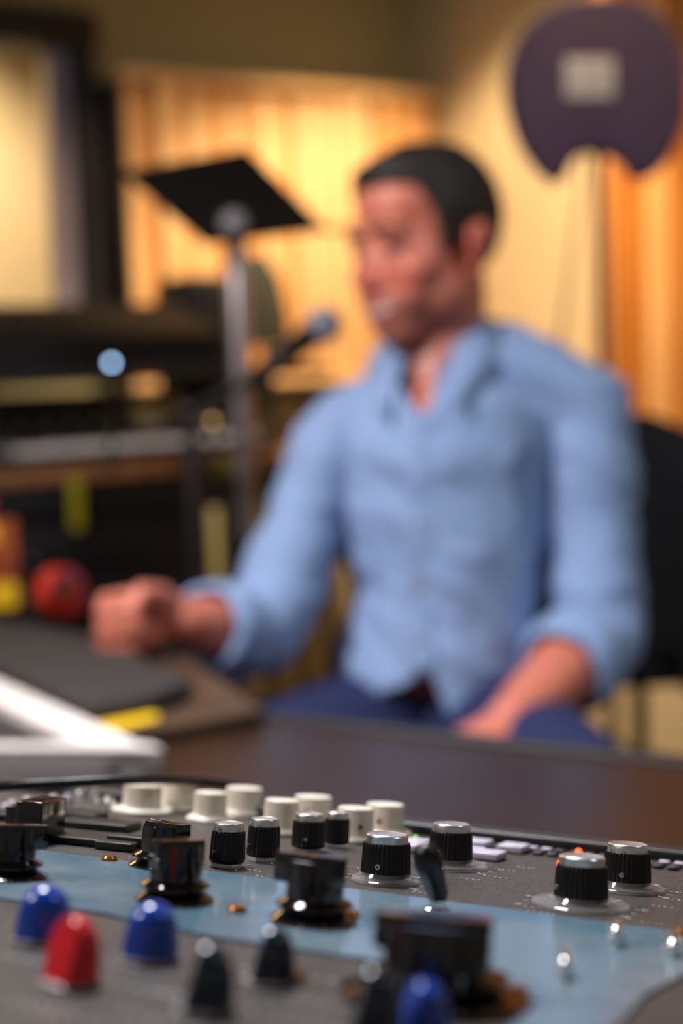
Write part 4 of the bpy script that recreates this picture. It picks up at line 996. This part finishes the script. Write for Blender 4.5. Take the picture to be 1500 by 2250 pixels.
mb = MB(); mb.box((-.20, .335, zl - .0045), (.44, .445, zl + .115), TK, .004); finish(mb, 'amplifier_case', M['matteblack'], pa)
mb = MB(); mb.box((-.196, .330, zl + .0), (.436, .3345, zl + .110), TK, .001); fpn = finish(mb, 'front_panel', M['softblack'], pa)
for i in range(2):
    mb = MB(); mb.lathe([(.014, 0), (.014, .008), (.012, .010)], 24, TK @ Matrix.Translation((.02 + i * .08, .3295, zl + .075)) @ Matrix.Rotation(R(90), 4, 'X')); finish(mb, 'gain_knob', M['pole'], fpn)
# black rack under the lower shelf
rk = empty('equipment_rack', K(240, 1200, 2.35, 0), 'tall black equipment rack with dark front panels under the keyboards', 'equipment rack')
Tr = frame(K(40, 1100, 2.33, 0), axk, ayk, ZZ); zr = zl - .098; rw = .36
mb = MB(); mb.box((0, .03, 0), (rw, .40, zr), Tr, .004); finish(mb, 'rack_case', M['matteblack'], rk)
zz = .04
while zz < zr - .05:
    hh = random.choice([.044, .088]); hh = min(hh, zr - zz - .01)
    mb = MB(); mb.box((.012, .020, zz), (rw - .012, .0295, zz + hh - .003), Tr, .001); pn = finish(mb, 'rack_panel', M['softblack'] if random.random() < .6 else M['mesh'], rk)
    for i in range(2):
        mb = MB(); mb.lathe([(.004, 0), (.004, .004), (.002, .005)], 12, Tr @ Matrix.Translation((.022 + i * (rw - .044), .0195, zz + hh / 2)) @ Matrix.Rotation(R(90), 4, 'X')); finish(mb, 'rack_screw', M['pole'], pn)
    zz += hh
# shelf things
def small(name, px, py, Z, z0, build, m_, label, cat, **k_):
    p = P(px, py, Z); T = Matrix.Translation((p.x, p.y, z0)); mb = MB(); build(mb, T); return finish(mb, name, m_, None, label, cat, **k_)
def lamp_on_arm(px, py, Z, r, m_, label):
    p = P(px, py, Z); mb = MB(); mb.ell(p, (r, r, r)); return finish(mb, 'indicator_bulb', m_, None, label, 'lamp', smooth=180)
def gooseneck(px, py, Z, footpx, footpy, r, m_, label, zf):
    p = P(px, py, Z); f_ = P(footpx, footpy, Z + .03); f_.z = zf
    root = empty('desk_light', f_, label, 'desk light')
    mb = MB(); mb.ell(p, (r, r, r)); finish(mb, 'bulb', m_, root, smooth=180)
    mb = MB(); mb.tube(bez([p + Vector((0, r * 1.5, 0)), (p + f_) / 2 + Vector((0, .03, .01)), f_ + Vector((0, 0, .004))], 5), .004, 10); finish(mb, 'gooseneck', M['softblack'], root, smooth=180)
    mb = MB(); mb.lathe([(.016, 0), (.016, .004), (.006, .007)], 20, Matrix.Translation(f_)); finish(mb, 'foot', M['softblack'], root)
gooseneck(245, 797, 2.28, 235, 900, .0045, M['led_blue'], 'tiny glowing blue white lamp on a bent neck above the lower keyboard', zl - .004)
gooseneck(466, 925, 2.25, 466, 975, .0045, M['glint_amber'], 'tiny warm glowing bead on a bent neck, put in for a highlight at the right of the lower shelf', zl - .004)  # glowing bead added for a warm out-of-focus highlight
# yellow tape rolls / tags
def hangtag(px, py, Z, w_, h_, label):
    p = P(px, py, Z); T = frame(p, axk, ZZ); mb = MB(); mb.box((-w_ / 2, -h_ / 2, 0), (w_ / 2, h_ / 2, .004), T, .001)
    return finish(mb, 'tape_strip', M['yellow'], None, label, 'tape')
ptt = TK @ Vector((.455, -.003, zl - .018))
T_ = frame(ptt, axk, ZZ); mb = MB(); mb.box((-.026, -.016, 0), (.026, .012, .0025), T_, .001); finish(mb, 'tape_strip', mat('olive_yellow_tape', s(170, 160, 20), .6, noise_=(50, s(150, 140, 16), .4, .6)), None, 'short olive yellow tape on the front edge of the brown shelf', 'tape')
ptt = TK @ Vector((.172, -.003, zl - .05)); T_ = frame(ptt, axk, ZZ); mb = MB(); mb.box((-.012, -.06, 0), (.012, .03, .0025), T_, .001); finish(mb, 'tape_strip', MATS['olive_yellow_tape'], None, 'long olive yellow tape hanging from the left of the brown shelf', 'tape')
# tan amp top on the far left behind keyboards
small('sheet_of_paper', 420, 885, 2.42, zl + .06, lambda mb, T: mb.box((-.09, -.05, 0), (.09, .05, .002), T @ Matrix.Rotation(R(12), 4, 'Z') @ Matrix.Rotation(R(-6), 4, 'X')), M['label'], 'pale sheet of paper lying on the lower keyboard', 'paper')
# red glossy round thing and bright carton on the desk at left
rp = onz(136, 1396, DZ + .014)
root = empty('tape_dispenser', Vector((rp.x, rp.y, DZ + .034)), 'round glossy red reel standing on the foam mat left of the fist', 'reel')
rc = P(134, 1322, depth(rp) + .02); rc.z = max(rc.z, DZ + .034 + .031)
Tq = Matrix.Translation(rc) @ Matrix.Rotation(R(48), 4, 'Z') @ Matrix.Rotation(R(90), 4, 'X')
mb = MB(); mb.lathe([(.017, -.014), (.030, -.014), (.032, -.010), (.032, .010), (.030, .014), (.017, .014), (.016, .010), (.016, -.010)], 48, Tq); finish(mb, 'reel', M['redgloss'], root)
mb = MB(); mb.lathe([(.0155, -.010), (.0155, .010), (.008, .013), (.003, .0135)], 32, Tq); finish(mb, 'hub', M['rust'], root)
bx_ = P(-5, 1340, 1.80)
root = empty('snack_carton', Vector((bx_.x, bx_.y, DZ + .0145)), 'orange and yellow carton with a magenta top cut by the left edge', 'carton')
zB = DZ + .0345; Tq = Matrix.Translation((bx_.x - .03, bx_.y + .06, zB)) @ Matrix.Rotation(R(14), 4, 'Z')
hb = P(0, 1150, 1.82).z - zB
mb = MB(); mb.box((-.05, -.02, 0), (.045, .02, hb), Tq, .002); finish(mb, 'carton_body', M['rust'], root)
mb = MB(); mb.box((-.046, -.0212, .004), (.041, -.0202, hb * .32), Tq); finish(mb, 'yellow_panel', M['yellow'], root, smooth=0)
mb = MB(); mb.box((-.046, -.0212, hb * .75), (.020, -.0202, hb * .98), Tq); finish(mb, 'yellow_panel', M['yellow'], root, smooth=0)
mb = MB(); mb.box((-.045, -.016, hb + .0005), (.018, .016, hb + .03), Tq, .004); finish(mb, 'carton_flap', M['magenta'], root)
